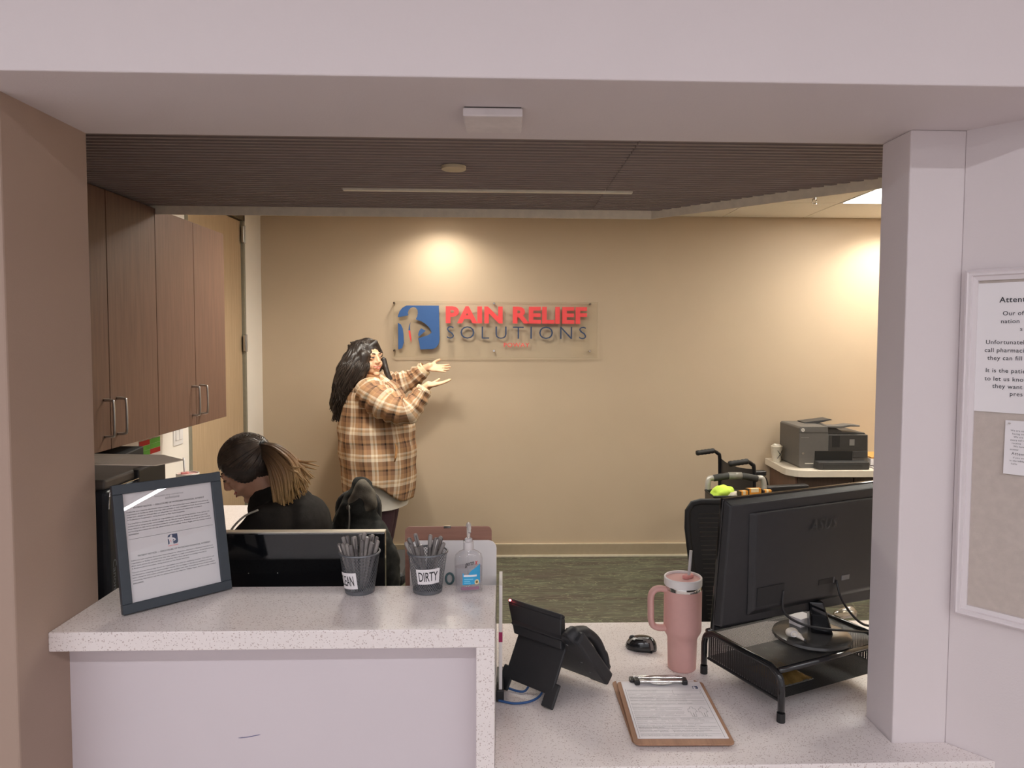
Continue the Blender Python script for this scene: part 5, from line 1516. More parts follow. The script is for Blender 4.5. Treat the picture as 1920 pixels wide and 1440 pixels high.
b = MB(); b.ell((0, 0, 0.080), (0.065, 0.05, 0.042)); b.ell((-0.035, -0.01, 0.095), (0.03, 0.03, 0.025)); b.ell((0.03, 0.0, 0.10), (0.035, 0.03, 0.018)); b.ell((0.06, -0.02, 0.06), (0.06, 0.035, 0.020)); b.ell((-0.03, 0.0, 0.05), (0.05, 0.05, 0.05)); b.ell((0.10, -0.01, 0.055), (0.05, 0.03, 0.012))
me = remesh(b, 'cloth', 0.006, 2)
displace(me, lambda q: 0.010 * mnoise.noise(q * 30))
link(me, 'cloth', mat('lime_cloth', (196, 226, 84), 0.85, var=0.08, scale=40), gcl)
pb = empty('plastic_bag', (1.345, 4.085, 0.70)); tag(pb, 'crumpled pale plastic bag in the walker basket', 'bag')
b = MB(); b.ell((0, 0, 0.05), (0.06, 0.035, 0.045)); b.ell((0.07, 0.02, 0.055), (0.07, 0.03, 0.03))
me = remesh(b, 'film', 0.006, 1)
displace(me, lambda q: 0.008 * mnoise.noise(q * 45))
link(me, 'film', mat('bag_pale', (190, 180, 162), 0.35, var=0.15, scale=60), pb)
ORG = mat('snack_orange', (226, 152, 52), 0.4, var=0.12, scale=70)
BRN = mat('snack_brown', (58, 44, 36), 0.4, var=0.1)
for x, yv, z, rz, w_, lab in ((1.375, 4.055, 0.765, 0.3, 0.055, 'small brown and orange snack box, leftmost in the walker basket'), (1.445, 4.075, 0.775, 0.15, 0.085, 'wider brown and orange snack box in the middle of the walker basket'), (1.520, 4.065, 0.768, -0.1, 0.05, 'brown and orange snack box at the right end of the walker basket')):
    e = empty('snack_box', (x, yv, z - 0.16), rz); tag(e, lab, 'snack box', 'snack boxes in the walker basket')
    MB().box(-w_ / 2, w_ / 2, -0.018, 0.018, 0.0, 0.20).build('carton', BRN, e, bevel=0.002)
    MB().box(-w_ / 2 + 0.008, w_ / 2 - 0.004, -0.0186, 0.010, 0.165, 0.2006).build('front_print', ORG, e)
    MB().box(-w_ / 2 + 0.018, w_ / 2 - 0.020, -0.0190, 0.0, 0.180, 0.2010).build('print_panel', mat('snack_cream', (232, 214, 176), 0.5), e)
orn = empty('orange_packet', (1.572, 4.13, 0.745)); tag(orn, 'round orange packet beside the snack boxes', 'packet')
MB().ell((0, 0, 0), (0.026, 0.022, 0.022)).build('peel', ORG, orn, smooth=True)

# ------------------------------------------------------------------ people
def plaid():
    m = bpy.data.materials.new('plaid_flannel'); m.use_nodes = True
    nt = m.node_tree; b = nt.nodes['Principled BSDF']
    at = nt.nodes.new('ShaderNodeAttribute'); at.attribute_name = 'weave'
    sx = nt.nodes.new('ShaderNodeSeparateXYZ'); nt.links.new(at.outputs['Vector'], sx.inputs[0])
    dark, camel, cream, mid, pale = lin((56, 40, 32)), lin((182, 140, 102)), lin((236, 219, 194)), lin((144, 108, 82)), lin((204, 170, 132))
    def axis(i, per, off):
        mu = nt.nodes.new('ShaderNodeMath'); mu.operation = 'MULTIPLY_ADD'; mu.inputs[1].default_value = 1 / per; mu.inputs[2].default_value = off
        nt.links.new(sx.outputs[i], mu.inputs[0])
        fr = nt.nodes.new('ShaderNodeMath'); fr.operation = 'FRACT'; nt.links.new(mu.outputs[0], fr.inputs[0])
        cr = ramp(nt, [(0.0, dark), (0.075, camel), (0.20, mid), (0.38, cream), (0.50, pale), (0.58, cream), (0.66, camel), (0.84, mid)], 'CONSTANT')
        nt.links.new(fr.outputs[0], cr.inputs[0]); return cr
    a = axis(0, 0.150, 0.1); c = axis(1, 0.172, 0.35)
    mx = nt.nodes.new('ShaderNodeMix'); mx.data_type = 'RGBA'; mx.inputs[0].default_value = 0.5
    nt.links.new(a.outputs[0], mx.inputs[6]); nt.links.new(c.outputs[0], mx.inputs[7])
    nt.links.new(mx.outputs[2], b.inputs['Base Color'])
    b.inputs['Roughness'].default_value = 0.9
    nz = nt.nodes.new('ShaderNodeTexNoise'); nz.inputs['Scale'].default_value = 300
    bp = nt.nodes.new('ShaderNodeBump'); bp.inputs['Strength'].default_value = 0.3; bp.inputs['Distance'].default_value = 0.002
    nt.links.new(nz.outputs[0], bp.inputs['Height']); nt.links.new(bp.outputs[0], b.inputs['Normal'])
    return m
PLAID = plaid()

def grid_mesh(name, rows, m, parent, weave=None, closed=True, smooth=True, thick=0.0):
    """rows: list of rings of Vectors; weave: same layout of (u, v)"""
    n = len(rows[0]); vs = [p for r in rows for p in r]; fs = []
    for i in range(len(rows) - 1):
        for k_ in range(n if closed else n - 1):
            l = (k_ + 1) % n
            fs.append((i * n + k_, i * n + l, (i + 1) * n + l, (i + 1) * n + k_))
    me = bpy.data.meshes.new(name); me.from_pydata([tuple(v) for v in vs], [], fs)
    if weave:
        at = me.attributes.new('weave', 'FLOAT_VECTOR', 'CORNER')
        W = [w_ for r in weave for w_ in r]
        data = []
        for f in me.polygons:
            idx = [me.loops[li].vertex_index for li in f.loop_indices]
            us = [W[i][0] for i in idx]
            wrap = max(us) - min(us) > 0.4
            for i in idx:
                u = W[i][0]
                if wrap and u < 0: u += W_TOTAL[0]
                data += [u, W[i][1], 0.0]
        at.data.foreach_set('vector', data)
    if smooth: me.polygons.foreach_set('use_smooth', [True] * len(me.polygons))
    me.materials.append(m)
    o = bpy.data.objects.new(name, me); COL.objects.link(o); o.parent = parent
    if thick:
        sd = o.modifiers.new('s', 'SOLIDIFY'); sd.thickness = thick; sd.offset = 0
    return o
W_TOTAL = [0.0]

def interp(tab, z):
    if z >= tab[0][0]: return tab[0][1:]
    for a, b in zip(tab, tab[1:]):
        if b[0] <= z <= a[0]:
            t = (a[0] - z) / (a[0] - b[0]); t = t * t * (3 - 2 * t) * 0.4 + t * 0.6
            return tuple(x + (y_ - x) * t for x, y_ in zip(a[1:], b[1:]))
    return tab[-1][1:]

def sleeve(name, pts, rads, m, parent, uo=0.0, n=28, folds=0.0085, seed=0.0, center=None):
    P = spline(pts, 9); m_ = len(P)
    R = [interp_r(rads, i / (m_ - 1)) for i in range(m_)]
    rows = []; wv = []; along = 0.0
    up = V((0, 0, 1))
    for i, p in enumerate(P):
        t = (P[min(i + 1, m_ - 1)] - P[max(i - 1, 0)]).normalized()
        a = t.cross(up); a.normalize(); b = a.cross(t); b.normalize()
        if i: along += (P[i] - P[i - 1]).length
        r = []; w_ = []
        for k_ in range(n):
            an = 2 * PI * k_ / n
            d = a * math.cos(an) + b * math.sin(an)
            rr = R[i] * (1 + 0.0) + folds * mnoise.noise(V((math.cos(an) * 1.6 + seed, math.sin(an) * 1.6, along * 26))) + folds * 0.8 * math.sin(along * 120 + 2.2 * math.cos(an + seed)) * (R[i] / 0.08)
            r.append(p + d * rr); w_.append((uo + (an - PI) * 0.09, along))
        rows.append(r); wv.append(w_)
    W_TOTAL[0] = 2 * PI * 0.09
    return grid_mesh(name, rows, m, parent, wv)
def interp_r(tab, t):
    for a, b in zip(tab, tab[1:]):
        if a[0] <= t <= b[0]:
            return a[1] + (b[1] - a[1]) * (t - a[0]) / max(1e-6, b[0] - a[0])
    return tab[-1][1]

def head_blob(b, H):
    b.M = H
    b.ell((0, -0.018, 0.036), (0.074, 0.093, 0.082))
    b.ell((0, 0.020, -0.022), (0.064, 0.072, 0.092))
    b.ell((0, 0.030, -0.070), (0.052, 0.052, 0.046))
    for s_ in (-1, 1):
        b.ell((s_ * 0.033, 0.052, -0.040), (0.029, 0.030, 0.030))
        b.ell((s_ * 0.0115, 0.098, -0.028), (0.0085, 0.009, 0.0075))
        b.ell((s_ * 0.072, -0.012, -0.008), (0.010, 0.020, 0.030))
        b.ell((s_ * 0.031, 0.080, 0.004), (0.019, 0.010, 0.011))
    b.caps((-0.040, 0.078, 0.026), (0.040, 0.078, 0.026), 0.0115, 0.0115)
    b.ell((0, 0.070, -0.104), (0.022, 0.020, 0.017))
    b.caps((0, 0.088, 0.016), (0, 0.106, -0.020), 0.0075, 0.0115)
    b.ell((0, 0.082, -0.060), (0.030, 0.016, 0.016))
    b.M = None

def hand_blob(b, wrist, d, palm_n, thumb_side, L=0.175, curl=0.12):
    """wrist point, finger direction, palm normal, side vector towards the thumb"""
    d = V(d).normalized(); pn = V(palm_n); pn = (pn - d * pn.dot(d)).normalized(); sd = d.cross(pn).normalized()
    if sd.dot(V(thumb_side)) < 0: sd = -sd
    w_ = V(wrist)
    pl = L * 0.50
    H = basis(w_ + d * pl * 0.55, sd, d, pn)
    b.M = H; b.ell((0, 0, 0), (0.042, pl * 0.62, 0.0155)); b.ell((0.022, -0.012, 0.006), (0.018, 0.030, 0.013)); b.M = None
    for k_, (o, ln) in enumerate(((0.030, 0.43), (0.0105, 0.48), (-0.010, 0.45), (-0.029, 0.36))):
        base = w_ + d * (pl * (0.98 if k_ in (1, 2) else 0.92)) + sd * o
        dirf = (d + sd * o * 5.0 + pn * 0.02).normalized()
        p1 = base + dirf * L * ln * 0.45
        p2 = p1 + (dirf + pn * curl).normalized() * L * ln * 0.32
        p3 = p2 + (dirf + pn * curl * 2.4).normalized() * L * ln * 0.23
        b.caps(base - d * 0.01, p1, 0.0088, 0.0080); b.caps(p1, p2, 0.0080, 0.0072); b.caps(p2, p3, 0.0072, 0.0060)
    t0 = w_ + d * pl * 0.25 + sd * 0.030
    t1 = t0 + (d * 0.65 + sd * 0.75 + pn * 0.25).normalized() * 0.040
    t2 = t1 + (d * 0.9 + sd * 0.45 + pn * 0.3).normalized() * 0.032
    b.caps(t0 - sd * 0.008, t1, 0.0135, 0.0100); b.caps(t1, t2, 0.0100, 0.0075)

LIP = mat('lips', (196, 104, 92), 0.4, var=0.03)
TEETH = mat('teeth', (244, 236, 224), 0.35, var=0.01)
BROW = mat('eyebrow', (58, 40, 32), 0.8, var=0.1)
def face_parts(H, parent, smile=True):
    for s_ in (-1, 1):
        b = MB(); b.M = H
        b.tube(spline([(s_ * 0.014, 0.0905, 0.030), (s_ * 0.030, 0.0915, 0.0355), (s_ * 0.050, 0.0775, 0.030)], 5), [0.0026] * 4 + [0.0030] * 4 + [0.0014] * 3, 8); b.build('eyebrow', BROW, parent, smooth=True)
        b = MB(); b.M = H; b.ell((s_ * 0.0315, 0.0855, 0.0075), (0.0125, 0.0058, 0.0042), Matrix.Rotation(s_ * -0.45, 3, 'Z'))
        e = b.build('eye', mat('eye_white', (222, 206, 194), 0.2), parent, smooth=True)
        b = MB(); b.M = H; b.ell((s_ * 0.0325, 0.0890, 0.0075), (0.0052, 0.0030, 0.0044)); b.build('iris', mat('iris_brown', (38, 24, 18), 0.15), e, smooth=True)
        b = MB(); b.M = H; b.tube(spline([(s_ * 0.0175, 0.0895, 0.0085), (s_ * 0.0315, 0.0925, 0.0128), (s_ * 0.0475, 0.0795, 0.0085)], 5), [0.0012] + [0.0022] * 9 + [0.0008], 6); b.build('eyelash', mat('lash', (34, 24, 20), 0.7), parent, smooth=True)
    n = 13
    up_, lo_ = [], []
    for i in range(n):
        t = -1 + 2 * i / (n - 1)
        up_.append((t * 0.030, 0.0985 - 0.020 * t * t, -0.0555 + 0.008 * t * t))
        lo_.append((t * 0.029, 0.0985 - 0.020 * t * t, -0.0685 + 0.020 * t * t))
    b = MB(); b.M = H; b.tube(up_, [0.0012] + [0.0030] * (n - 2) + [0.0012], 8); b.tube(lo_, [0.0012] + [0.0036] * (n - 2) + [0.0012], 8); b.build('lips', LIP, parent, smooth=True)
    b = MB(); b.M = H
    vs = []
    for i in range(n): vs += [(up_[i][0] * 0.9, up_[i][1] - 0.0008, up_[i][2]), (lo_[i][0] * 0.9, lo_[i][1] - 0.0008, lo_[i][2])]
    b.add(vs, [(2 * i, 2 * i + 2, 2 * i + 3, 2 * i + 1) for i in range(n - 1)]); b.build('teeth', TEETH, parent, smooth=True)

HAIRM = mat('dark_hair', (44, 36, 32), 0.42, var=0.35, scale=8, stretch=(14, 14, 2))
# ---- standing woman
W0 = V((-0.86, 4.95, 0.0))
pw = empty('person', W0); tag(pw, 'standing woman in a brown plaid shirt presenting the wall sign with both hands', 'person')
Fd = V((0.74, -0.67, -0.02)).normalized(); Sd = V((0, 0, 1)).cross(Fd).normalized(); Ud = Fd.cross(Sd) * -1
Ud = Sd.cross(Fd); Ud = Ud if Ud.z > 0 else -Ud
HC = V((-0.905, 4.915, 1.535))
HW = basis(HC - W0, Sd, Fd, Ud) @ Matrix.Rotation(math.radians(-5), 4, 'Y')
b = MB()
head_blob(b, HW)
L_ = lambda x, yv, z: V((x, yv, z)) - W0
b.caps(L_(-0.905, 4.93, 1.48), L_(-0.90, 4.95, 1.36), 0.060, 0.066)
b.caps(L_(-0.88, 4.95, 1.22), L_(-0.86, 4.95, 0.85), 0.15, 0.19)
b.caps(L_(-0.885, 4.80, 1.30), L_(-0.885, 5.10, 1.30), 0.075, 0.075)
# near (right) arm and hand, far (left) arm and hand
NA = [(-0.885, 4.775, 1.305), (-0.735, 4.70, 1.215), (-0.625, 4.695, 1.205), (-0.555, 4.71, 1.275), (-0.507, 4.72, 1.345)]
FA = [(-0.86, 5.10, 1.32), (-0.76, 5.15, 1.345), (-0.665, 5.155, 1.375), (-0.600, 5.15, 1.420), (-0.548, 5.145, 1.456)]
for arm in (NA, FA):
    for p, q, r0, r1 in zip(arm, arm[1:], (0.055, 0.050, 0.042, 0.034), (0.050, 0.042, 0.034, 0.029)):
        b.caps(L_(*p), L_(*q), r0, r1)
b.caps(L_(-0.512, 4.72, 1.340), L_(-0.483, 4.718, 1.364), 0.028, 0.027)
hand_blob(b, L_(-0.492, 4.718, 1.358), (0.93, -0.10, 0.20), (-0.2, -0.10, 0.97), (0.0, 0.9, 0.5), 0.165)
b.caps(L_(-0.555, 5.145, 1.452), L_(-0.520, 5.142, 1.470), 0.028, 0.027)
hand_blob(b, L_(-0.532, 5.142, 1.466), (0.97, -0.05, -0.10), (0.05, -0.62, 0.78), (0.0, 0.5, 0.85), 0.165)
for sy in (-0.10, 0.10):
    b.caps(L_(-0.86, 4.95 + sy, 0.80), L_(-0.83, 4.95 + sy, 0.46), 0.112, 0.085)
    b.caps(L_(-0.83, 4.95 + sy, 0.46), L_(-0.87, 4.95 + sy, 0.09), 0.078, 0.045)
    b.caps(L_(-0.88, 4.95 + sy, 0.045), L_(-0.72, 4.94 + sy, 0.032), 0.040, 0.030)
body = remesh(b, 'body', 0.0048, 3, 0.4)
link(body, 'body', SKIN, pw)
face_parts(HW, pw)
# leggings and shoes
LEG = mat('plum_leggings', (64, 40, 50), 0.8, var=0.1, scale=50)
for sy in (-0.10, 0.10):
    b = MB(); b.tube([L_(-0.86, 4.95 + sy, 0.80), L_(-0.835, 4.95 + sy, 0.62), L_(-0.825, 4.95 + sy, 0.46), L_(-0.85, 4.95 + sy, 0.28), L_(-0.87, 4.95 + sy, 0.09)], [0.125, 0.118, 0.096, 0.086, 0.056], 20); b.build('legging', LEG, pw, smooth=True)
    b = MB(); b.caps(L_(-0.89, 4.95 + sy, 0.048), L_(-0.71, 4.94 + sy, 0.038), 0.048, 0.037); b.box(-0.93 - W0.x, -0.68 - W0.x, sy - 0.045, sy + 0.04, 0.0, 0.02); b.build('shoe', BLACK_SOFT, pw, smooth=False)
# white undershirt below the hem
TEE = mat('white_tee', (206, 200, 190), 0.85, var=0.04, scale=30)
rows = []
for z in (0.80, 0.72, 0.64, 0.57, 0.525):
    rows.append([V((0.005 + (0.222 - (0.80 - z) * 0.06) * math.cos(t), (0.246 - (0.80 - z) * 0.05) * math.sin(t) + 0.004 * math.sin(9 * t), z + 0.010 * math.cos(t))) for t in [2 * PI * i / 40 for i in range(40)]])
grid_mesh('undershirt', rows, TEE, pw)
# shirt body: rings (z: centre x, half depth, half width)
tab = [(1.425, -0.045, 0.075, 0.085), (1.395, -0.035, 0.115, 0.150), (1.35, -0.028, 0.165, 0.215), (1.28, -0.022, 0.205, 0.238), (1.18, -0.008, 0.228, 0.250), (1.05, -0.002, 0.252, 0.262), (0.90, 0.008, 0.262, 0.272), (0.76, 0.016, 0.250, 0.272), (0.66, 0.014, 0.240, 0.265), (0.575, 0.010, 0.228, 0.255)]
rows = []; wv = []; N = 96
zs = [1.425 - i * (1.425 - 0.575) / 46 for i in range(47)]
for z0_ in zs:
    r = []; w_ = []
    for k_ in range(N):
        t = 2 * PI * k_ / N - PI
        # hem: tails drop at front and back, rise at the sides
        side = abs(math.sin(t)) ** 6
        hem = 0.578 + 0.125 * side
        f_ = (1.425 - z0_) / (1.425 - 0.575)
        z = 1.425 + (hem - 1.425) * f_
        cx, a, w2 = interp(tab, z)
        fold = 0.012 * mnoise.noise(V((math.cos(t) * 3.0, math.sin(t) * 3.0, z * 4.0))) + 0.005 * math.sin(z * 34 + 3 * math.cos(t * 2)) * max(0, 1 - abs(z - 0.98) / 0.30) + 0.006 * math.sin(t * 9 + z * 3) * max(0, (0.95 - z) / 0.4)
        shd = -0.05 * abs(math.sin(t)) ** 2 * max(0, (z - 1.30) / 0.12)
        r.append(V((cx + (a + fold) * math.cos(t), (w2 + fold) * math.sin(t), z + shd)))
        w_.append((t * 0.26, z))
    rows.append(r); wv.append(w_)
W_TOTAL[0] = 2 * PI * 0.26
grid_mesh('shirt_body', rows, PLAID, pw, wv, thick=0.004)
o_ = lambda L: [tuple(V(p) - W0) for p in L]
NS = [(-0.900, 4.800, 1.345), (-0.835, 4.735, 1.285)] + [(-0.735, 4.695, 1.225), (-0.630, 4.690, 1.198), (-0.562, 4.705, 1.260), (-0.512, 4.718, 1.338)]
FS = [(-0.88, 5.08, 1.345), (-0.80, 5.13, 1.345)] + [(-0.735, 5.15, 1.350), (-0.655, 5.155, 1.375), (-0.600, 5.15, 1.415), (-0.556, 5.145, 1.452)]
sleeve('sleeve', o_(NS), [(0, 0.085), (0.15, 0.108), (0.42, 0.100), (0.62, 0.092), (0.82, 0.066), (1.0, 0.050)], PLAID, pw, 0.03, seed=1.0)
sleeve('sleeve', o_(FS), [(0, 0.075), (0.2, 0.088), (0.5, 0.076), (0.75, 0.064), (1.0, 0.049)], PLAID, pw, 0.09, seed=4.0)
CUFF = mat('cuff_cream', (232, 206, 168), 0.9, var=0.08, scale=60)
for S_ in (NS, FS):
    a_, c_ = V(S_[-2]) - W0, V(S_[-1]) - W0; d_ = (c_ - a_).normalized()
    MB().tube([c_ - d_ * 0.024, c_ + d_ * 0.006, c_ + d_ * 0.010], [0.0525, 0.0500, 0.0470], 22, cap=False).build('cuff', CUFF, pw, smooth=True)
# collar, placket pocket edge
b = MB(); col_pts = []
for i in range(19):
    t = -2.6 + 5.2 * i / 18 + PI
    col_pts.append(L_(-0.900 - 0.088 * math.cos(t - PI) * -1 * -1, 4.95 + 0.092 * math.sin(t), 1.412 - 0.018 * math.cos(t)))
b.tube(col_pts, [0.010] + [0.017] * 17 + [0.008], 8)
b.build('collar', mat('collar_brown', (158, 112, 76), 0.9, var=0.1, scale=40), pw, smooth=True)
b = MB(); b.tube([L_(-0.700, 4.698, 0.985), L_(-0.690, 4.693, 0.955), L_(-0.694, 4.688, 0.90), L_(-0.702, 4.688, 0.865)], [0.004, 0.008, 0.008, 0.004], 8); b.build('pocket_welt', mat('welt_tan', (190, 140, 92), 0.9, var=0.1), pw, smooth=True)

# long wavy hair
b = MB()
b.M = HW
b.ell((0, -0.026, 0.046), (0.088, 0.098, 0.086))
b.ell((-0.058, -0.030, -0.010), (0.044, 0.070, 0.085)); b.ell((0.058, -0.022, -0.010), (0.034, 0.060, 0.085))
b.caps((0.02, 0.046, 0.100), (0.066, 0.034, 0.040), 0.024, 0.018)
b.caps((0.02, 0.046, 0.100), (-0.062, 0.026, 0.050), 0.024, 0.022)
b.caps((0.066, 0.036, 0.03), (0.074, 0.006, -0.08), 0.020, 0.020)
b.M = None
chain = [(-0.955, 4.885, 1.57, 0.085), (-0.985, 4.850, 1.50, 0.085), (-1.010, 4.835, 1.43, 0.085), (-1.035, 4.835, 1.36, 0.078), (-1.065, 4.845, 1.28, 0.064), (-1.088, 4.86, 1.21, 0.045), (-1.100, 4.87, 1.15, 0.022)]
for p, q in zip(chain, chain[1:]):
    b.caps(L_(*p[:3]), L_(*q[:3]), p[3], q[3])
b.caps(L_(-0.925, 4.815, 1.55), L_(-0.945, 4.800, 1.43), 0.042, 0.036); b.caps(L_(-0.945, 4.800, 1.43), L_(-1.0, 4.81, 1.37), 0.036, 0.02)
b.caps(L_(-0.818, 4.985, 1.52), L_(-0.792, 4.965, 1.43), 0.020, 0.020); b.caps(L_(-0.792, 4.965, 1.43), L_(-0.772, 4.95, 1.375), 0.019, 0.009); b.caps(L_(-0.80, 4.985, 1.46), L_(-0.757, 4.96, 1.39), 0.012, 0.006)
rh = random.Random(11)
# head strands from the crown down through the fall
for k_ in range(120):
    a = rh.uniform(-1, 1); ph = rh.uniform(0, 6.3); amp = rh.uniform(0.006, 0.016)
    pts = []
    off = V((rh.uniform(-1, 1), rh.uniform(-1, 0.6), 0))
    top = HW @ V((-0.055 + rh.uniform(-0.03, 0.045), rh.uniform(-0.11, 0.035), 0.095 + rh.uniform(-0.03, 0.025)))
    pts.append(top)
    ln = rh.randint(4, 7)
    for i, c_ in enumerate(chain[:ln]):
        rr = c_[3] * 0.95
        o2 = off.normalized() * rr if off.length > 0 else V()
        w_ = V((math.sin(ph + i * 1.5), math.cos(ph + i * 1.3), 0)) * amp
        pts.append(L_(*c_[:3]) + o2 + w_)
    last = pts[-1] + V((rh.uniform(-0.015, 0.008), rh.uniform(-0.01, 0.01), -rh.uniform(0.02, 0.05))); pts.append(last)
    sp2 = spline(pts, 4)
    b.tube(sp2, [0.0065] * (len(sp2) - 3) + [0.005, 0.0035, 0.002], 5)
hm = remesh(b, 'hair', 0.0055, 2, 0.5)
HWI = HW.inverted()
def hair_wave(q_):
    ang = math.atan2(q_.y + 0.06, q_.x + 0.12)
    lq = HWI @ q_
    return (0.15 if lq.y > 0.015 else 1.0) * (0.0045 * math.sin(ang * 34 + 5.0 * math.sin(q_.z * 17 + ang * 2)) + 0.007 * mnoise.noise(V((q_.x * 16, q_.y * 16, q_.z * 11))))
displace(hm, hair_wave)
link(hm, 'hair', HAIRM, pw)
b = MB()
rh = random.Random(29)
for k_ in range(170):
    ph = rh.uniform(0, 6.3); amp = rh.uniform(0.006, 0.013)
    an = rh.uniform(-2.9, 0.4)
    off = V((math.cos(an), math.sin(an), 0))
    u_ = rh.uniform(-0.06, 0.05)
    dirh = V((-0.075 + rh.uniform(-0.02, 0.03), u_, 0.05 + rh.uniform(-0.02, 0.05)))
    e_ = V((dirh.x / 0.088, (dirh.y + 0.026) / 0.098, (dirh.z - 0.046) / 0.086)); e_.normalize()
    top0 = HW @ V((e_.x * 0.5 * 0.090 + 0.010, e_.y * 0.5 * 0.10 - 0.02, 0.046 + 0.090 * math.sqrt(max(0.1, 1 - 0.25))))
    top1 = HW @ V((e_.x * 0.091, -0.026 + e_.y * 0.101, 0.046 + e_.z * 0.089))
    pts = [top0, top1]
    for i, c_ in enumerate(chain[1:rh.randint(4, 7)]):
        w_ = V((math.sin(ph + i * 1.7), math.cos(ph + i * 1.5), 0)) * amp
        pts.append(L_(*c_[:3]) + off * (c_[3] * 1.06 + 0.004) + w_)
    pts.append(pts[-1] + V((rh.uniform(-0.012, 0.008), rh.uniform(-0.01, 0.01), -rh.uniform(0.015, 0.05))))
    sp2 = spline(pts, 6)
    b.tube(sp2, [0.0024] * (len(sp2) - 3) + [0.002, 0.0015, 0.0008], 4)
b.build('hair_strands', mat('hair_strand', (58, 48, 42), 0.38, var=0.4, scale=20), pw, smooth=True)

# ---- seated woman, leaning over the side counter
Q0 = V((-0.86, 2.86, 0.0))
qs = empty('person', Q0); tag(qs, 'seated woman with a blonde tipped ponytail and black jacket, head bent down', 'person')
K = lambda x, yv, z: V((x, yv, z)) - Q0
F2 = V((-0.78, -0.20, -0.60)).normalized(); S2 = V((0, 0, 1)).cross(F2).normalized(); U2 = F2.cross(S2)
U2 = U2 if U2.z > 0 else -U2
H2 = basis(K(-1.005, 2.85, 1.160), S2, F2, U2)
b = MB(); head_blob(b, H2)
b.caps(K(-0.955, 2.86, 1.11), K(-0.90, 2.87, 1.03), 0.055, 0.062)
b.caps(K(-0.87, 2.88, 0.94), K(-0.78, 2.90, 0.60), 0.115, 0.125)
b.caps(K(-0.88, 2.72, 0.975), K(-0.86, 3.04, 0.975), 0.060, 0.060)
arms2 = [[(-0.90, 2.71, 0.97), (-1.03, 2.66, 0.81), (-1.26, 2.70, 0.806)], [(-0.87, 3.05, 0.97), (-1.0, 3.10, 0.81), (-1.24, 3.02, 0.806)]]
for A in arms2:
    for p, q, r0, r1 in zip(A, A[1:], (0.046, 0.038), (0.038, 0.027)):
        b.caps(K(*p), K(*q), r0, r1)
    hand_blob(b, K(*A[-1]), (-0.97, 0.05, -0.10), (0, 0, -1), (0, 1 if A[0][1] < 2.86 else -1, 0), 0.165, 0.2)
for yv in (2.79, 2.99):
    b.caps(K(-0.78, yv, 0.56), K(-1.13, yv, 0.54), 0.095, 0.065)
    b.caps(K(-1.13, yv, 0.52), K(-1.05, yv, 0.10), 0.060, 0.042)
    b.caps(K(-1.05, yv, 0.045), K(-1.20, yv, 0.035), 0.040, 0.030)
link(remesh(b, 'body', 0.005, 3, 0.4), 'body', mat('skin_b', (206, 156, 128), 0.55, var=0.05, scale=25), qs)
face_parts(H2, qs)
JK = mat('black_jacket', (40, 37, 35), 0.9, var=0.15, scale=40, spec=0.15, bump=0.4, bscale=500)
b = MB()
b.caps(K(-0.885, 2.88, 0.985), K(-0.79, 2.90, 0.60), 0.125, 0.150)
b.ell(K(-0.80, 2.89, 0.90), (0.11, 0.18, 0.14))
b.caps(K(-0.88, 2.73, 0.965), K(-0.86, 3.03, 0.965), 0.078, 0.078)
b.caps(K(-0.925, 2.87, 1.045), K(-0.90, 2.87, 0.99), 0.072, 0.09)
for A in arms2:
    b.caps(K(*A[0]), K(*A[1]), 0.070, 0.056); b.caps(K(*A[1]), K(*V(A[1]).lerp(V(A[2]), 0.92)), 0.056, 0.038)
me = remesh(b, 'jacket', 0.008, 4)
displace(me, lambda q: 0.006 * mnoise.noise(q * 14))
link(me, 'jacket', JK, qs)
b = MB()
for yv in (2.79, 2.99):
    b.caps(K(-0.78, yv, 0.56), K(-1.13, yv, 0.545), 0.108, 0.075); b.caps(K(-1.13, yv, 0.53), K(-1.05, yv, 0.10), 0.072, 0.055)
link(remesh(b, 'trousers', 0.009, 3), 'trousers', BLACK_SOFT, qs)
b = MB(); b.tube(spline([K(-0.90, 2.665, 1.035), K(-0.945, 2.636, 1.015), K(-0.985, 2.617, 0.965), K(-0.975, 2.612, 0.915), K(-0.945, 2.61, 0.87)], 6), 0.0040, 8); b.build('sleeve_piping', mat('piping_grey', (150, 146, 138), 0.5), qs, smooth=True)
for yv in (2.79, 2.99):
    b = MB(); b.caps(K(-1.04, yv, 0.048), K(-1.21, yv, 0.040), 0.048, 0.038); b.build('shoe', BLACK_SOFT, qs, smooth=True)
# hair cap and ponytail
b = MB(); b.M = H2
b.ell((0, -0.020, 0.044), (0.083, 0.100, 0.086)); b.ell((0, -0.045, 0.0), (0.078, 0.075, 0.085))
for s_ in (-1, 1): b.ell((s_ * 0.066, -0.002, 0.010), (0.022, 0.058, 0.062)); b.ell((s_ * 0.058, 0.035, 0.035), (0.020, 0.034, 0.038))
b.M = None
hm = remesh(b, 'hair', 0.005, 2)
def comb(q_):
    d_ = q_ - K(-0.945, 2.83, 1.245)
    a_ = math.atan2(d_.y, math.hypot(d_.x, d_.z)) * 3 + math.atan2(d_.z, d_.x) * 14
    return 0.0016 * math.sin(a_ * 5)
displace(hm, comb)
link(hm, 'hair', mat('brown_hair', (62, 52, 46), 0.40, var=0.30, scale=8, stretch=(3, 3, 14)), qs)
tb0 = K(-0.945, 2.83, 1.245)
b = MB()
tl0 = H2.inverted() @ tb0
ec = V((0, -0.020, 0.030)); er = V((0.0895, 0.1035, 0.0985))
def on_cap(p, g=1.0):
    d_ = V(((p.x - ec.x) / er.x, (p.y - ec.y) / er.y, (p.z - ec.z) / er.z)); d_.normalize()
    return ec + V((d_.x * er.x, d_.y * er.y, d_.z * er.z)) * g
rq = random.Random(8)
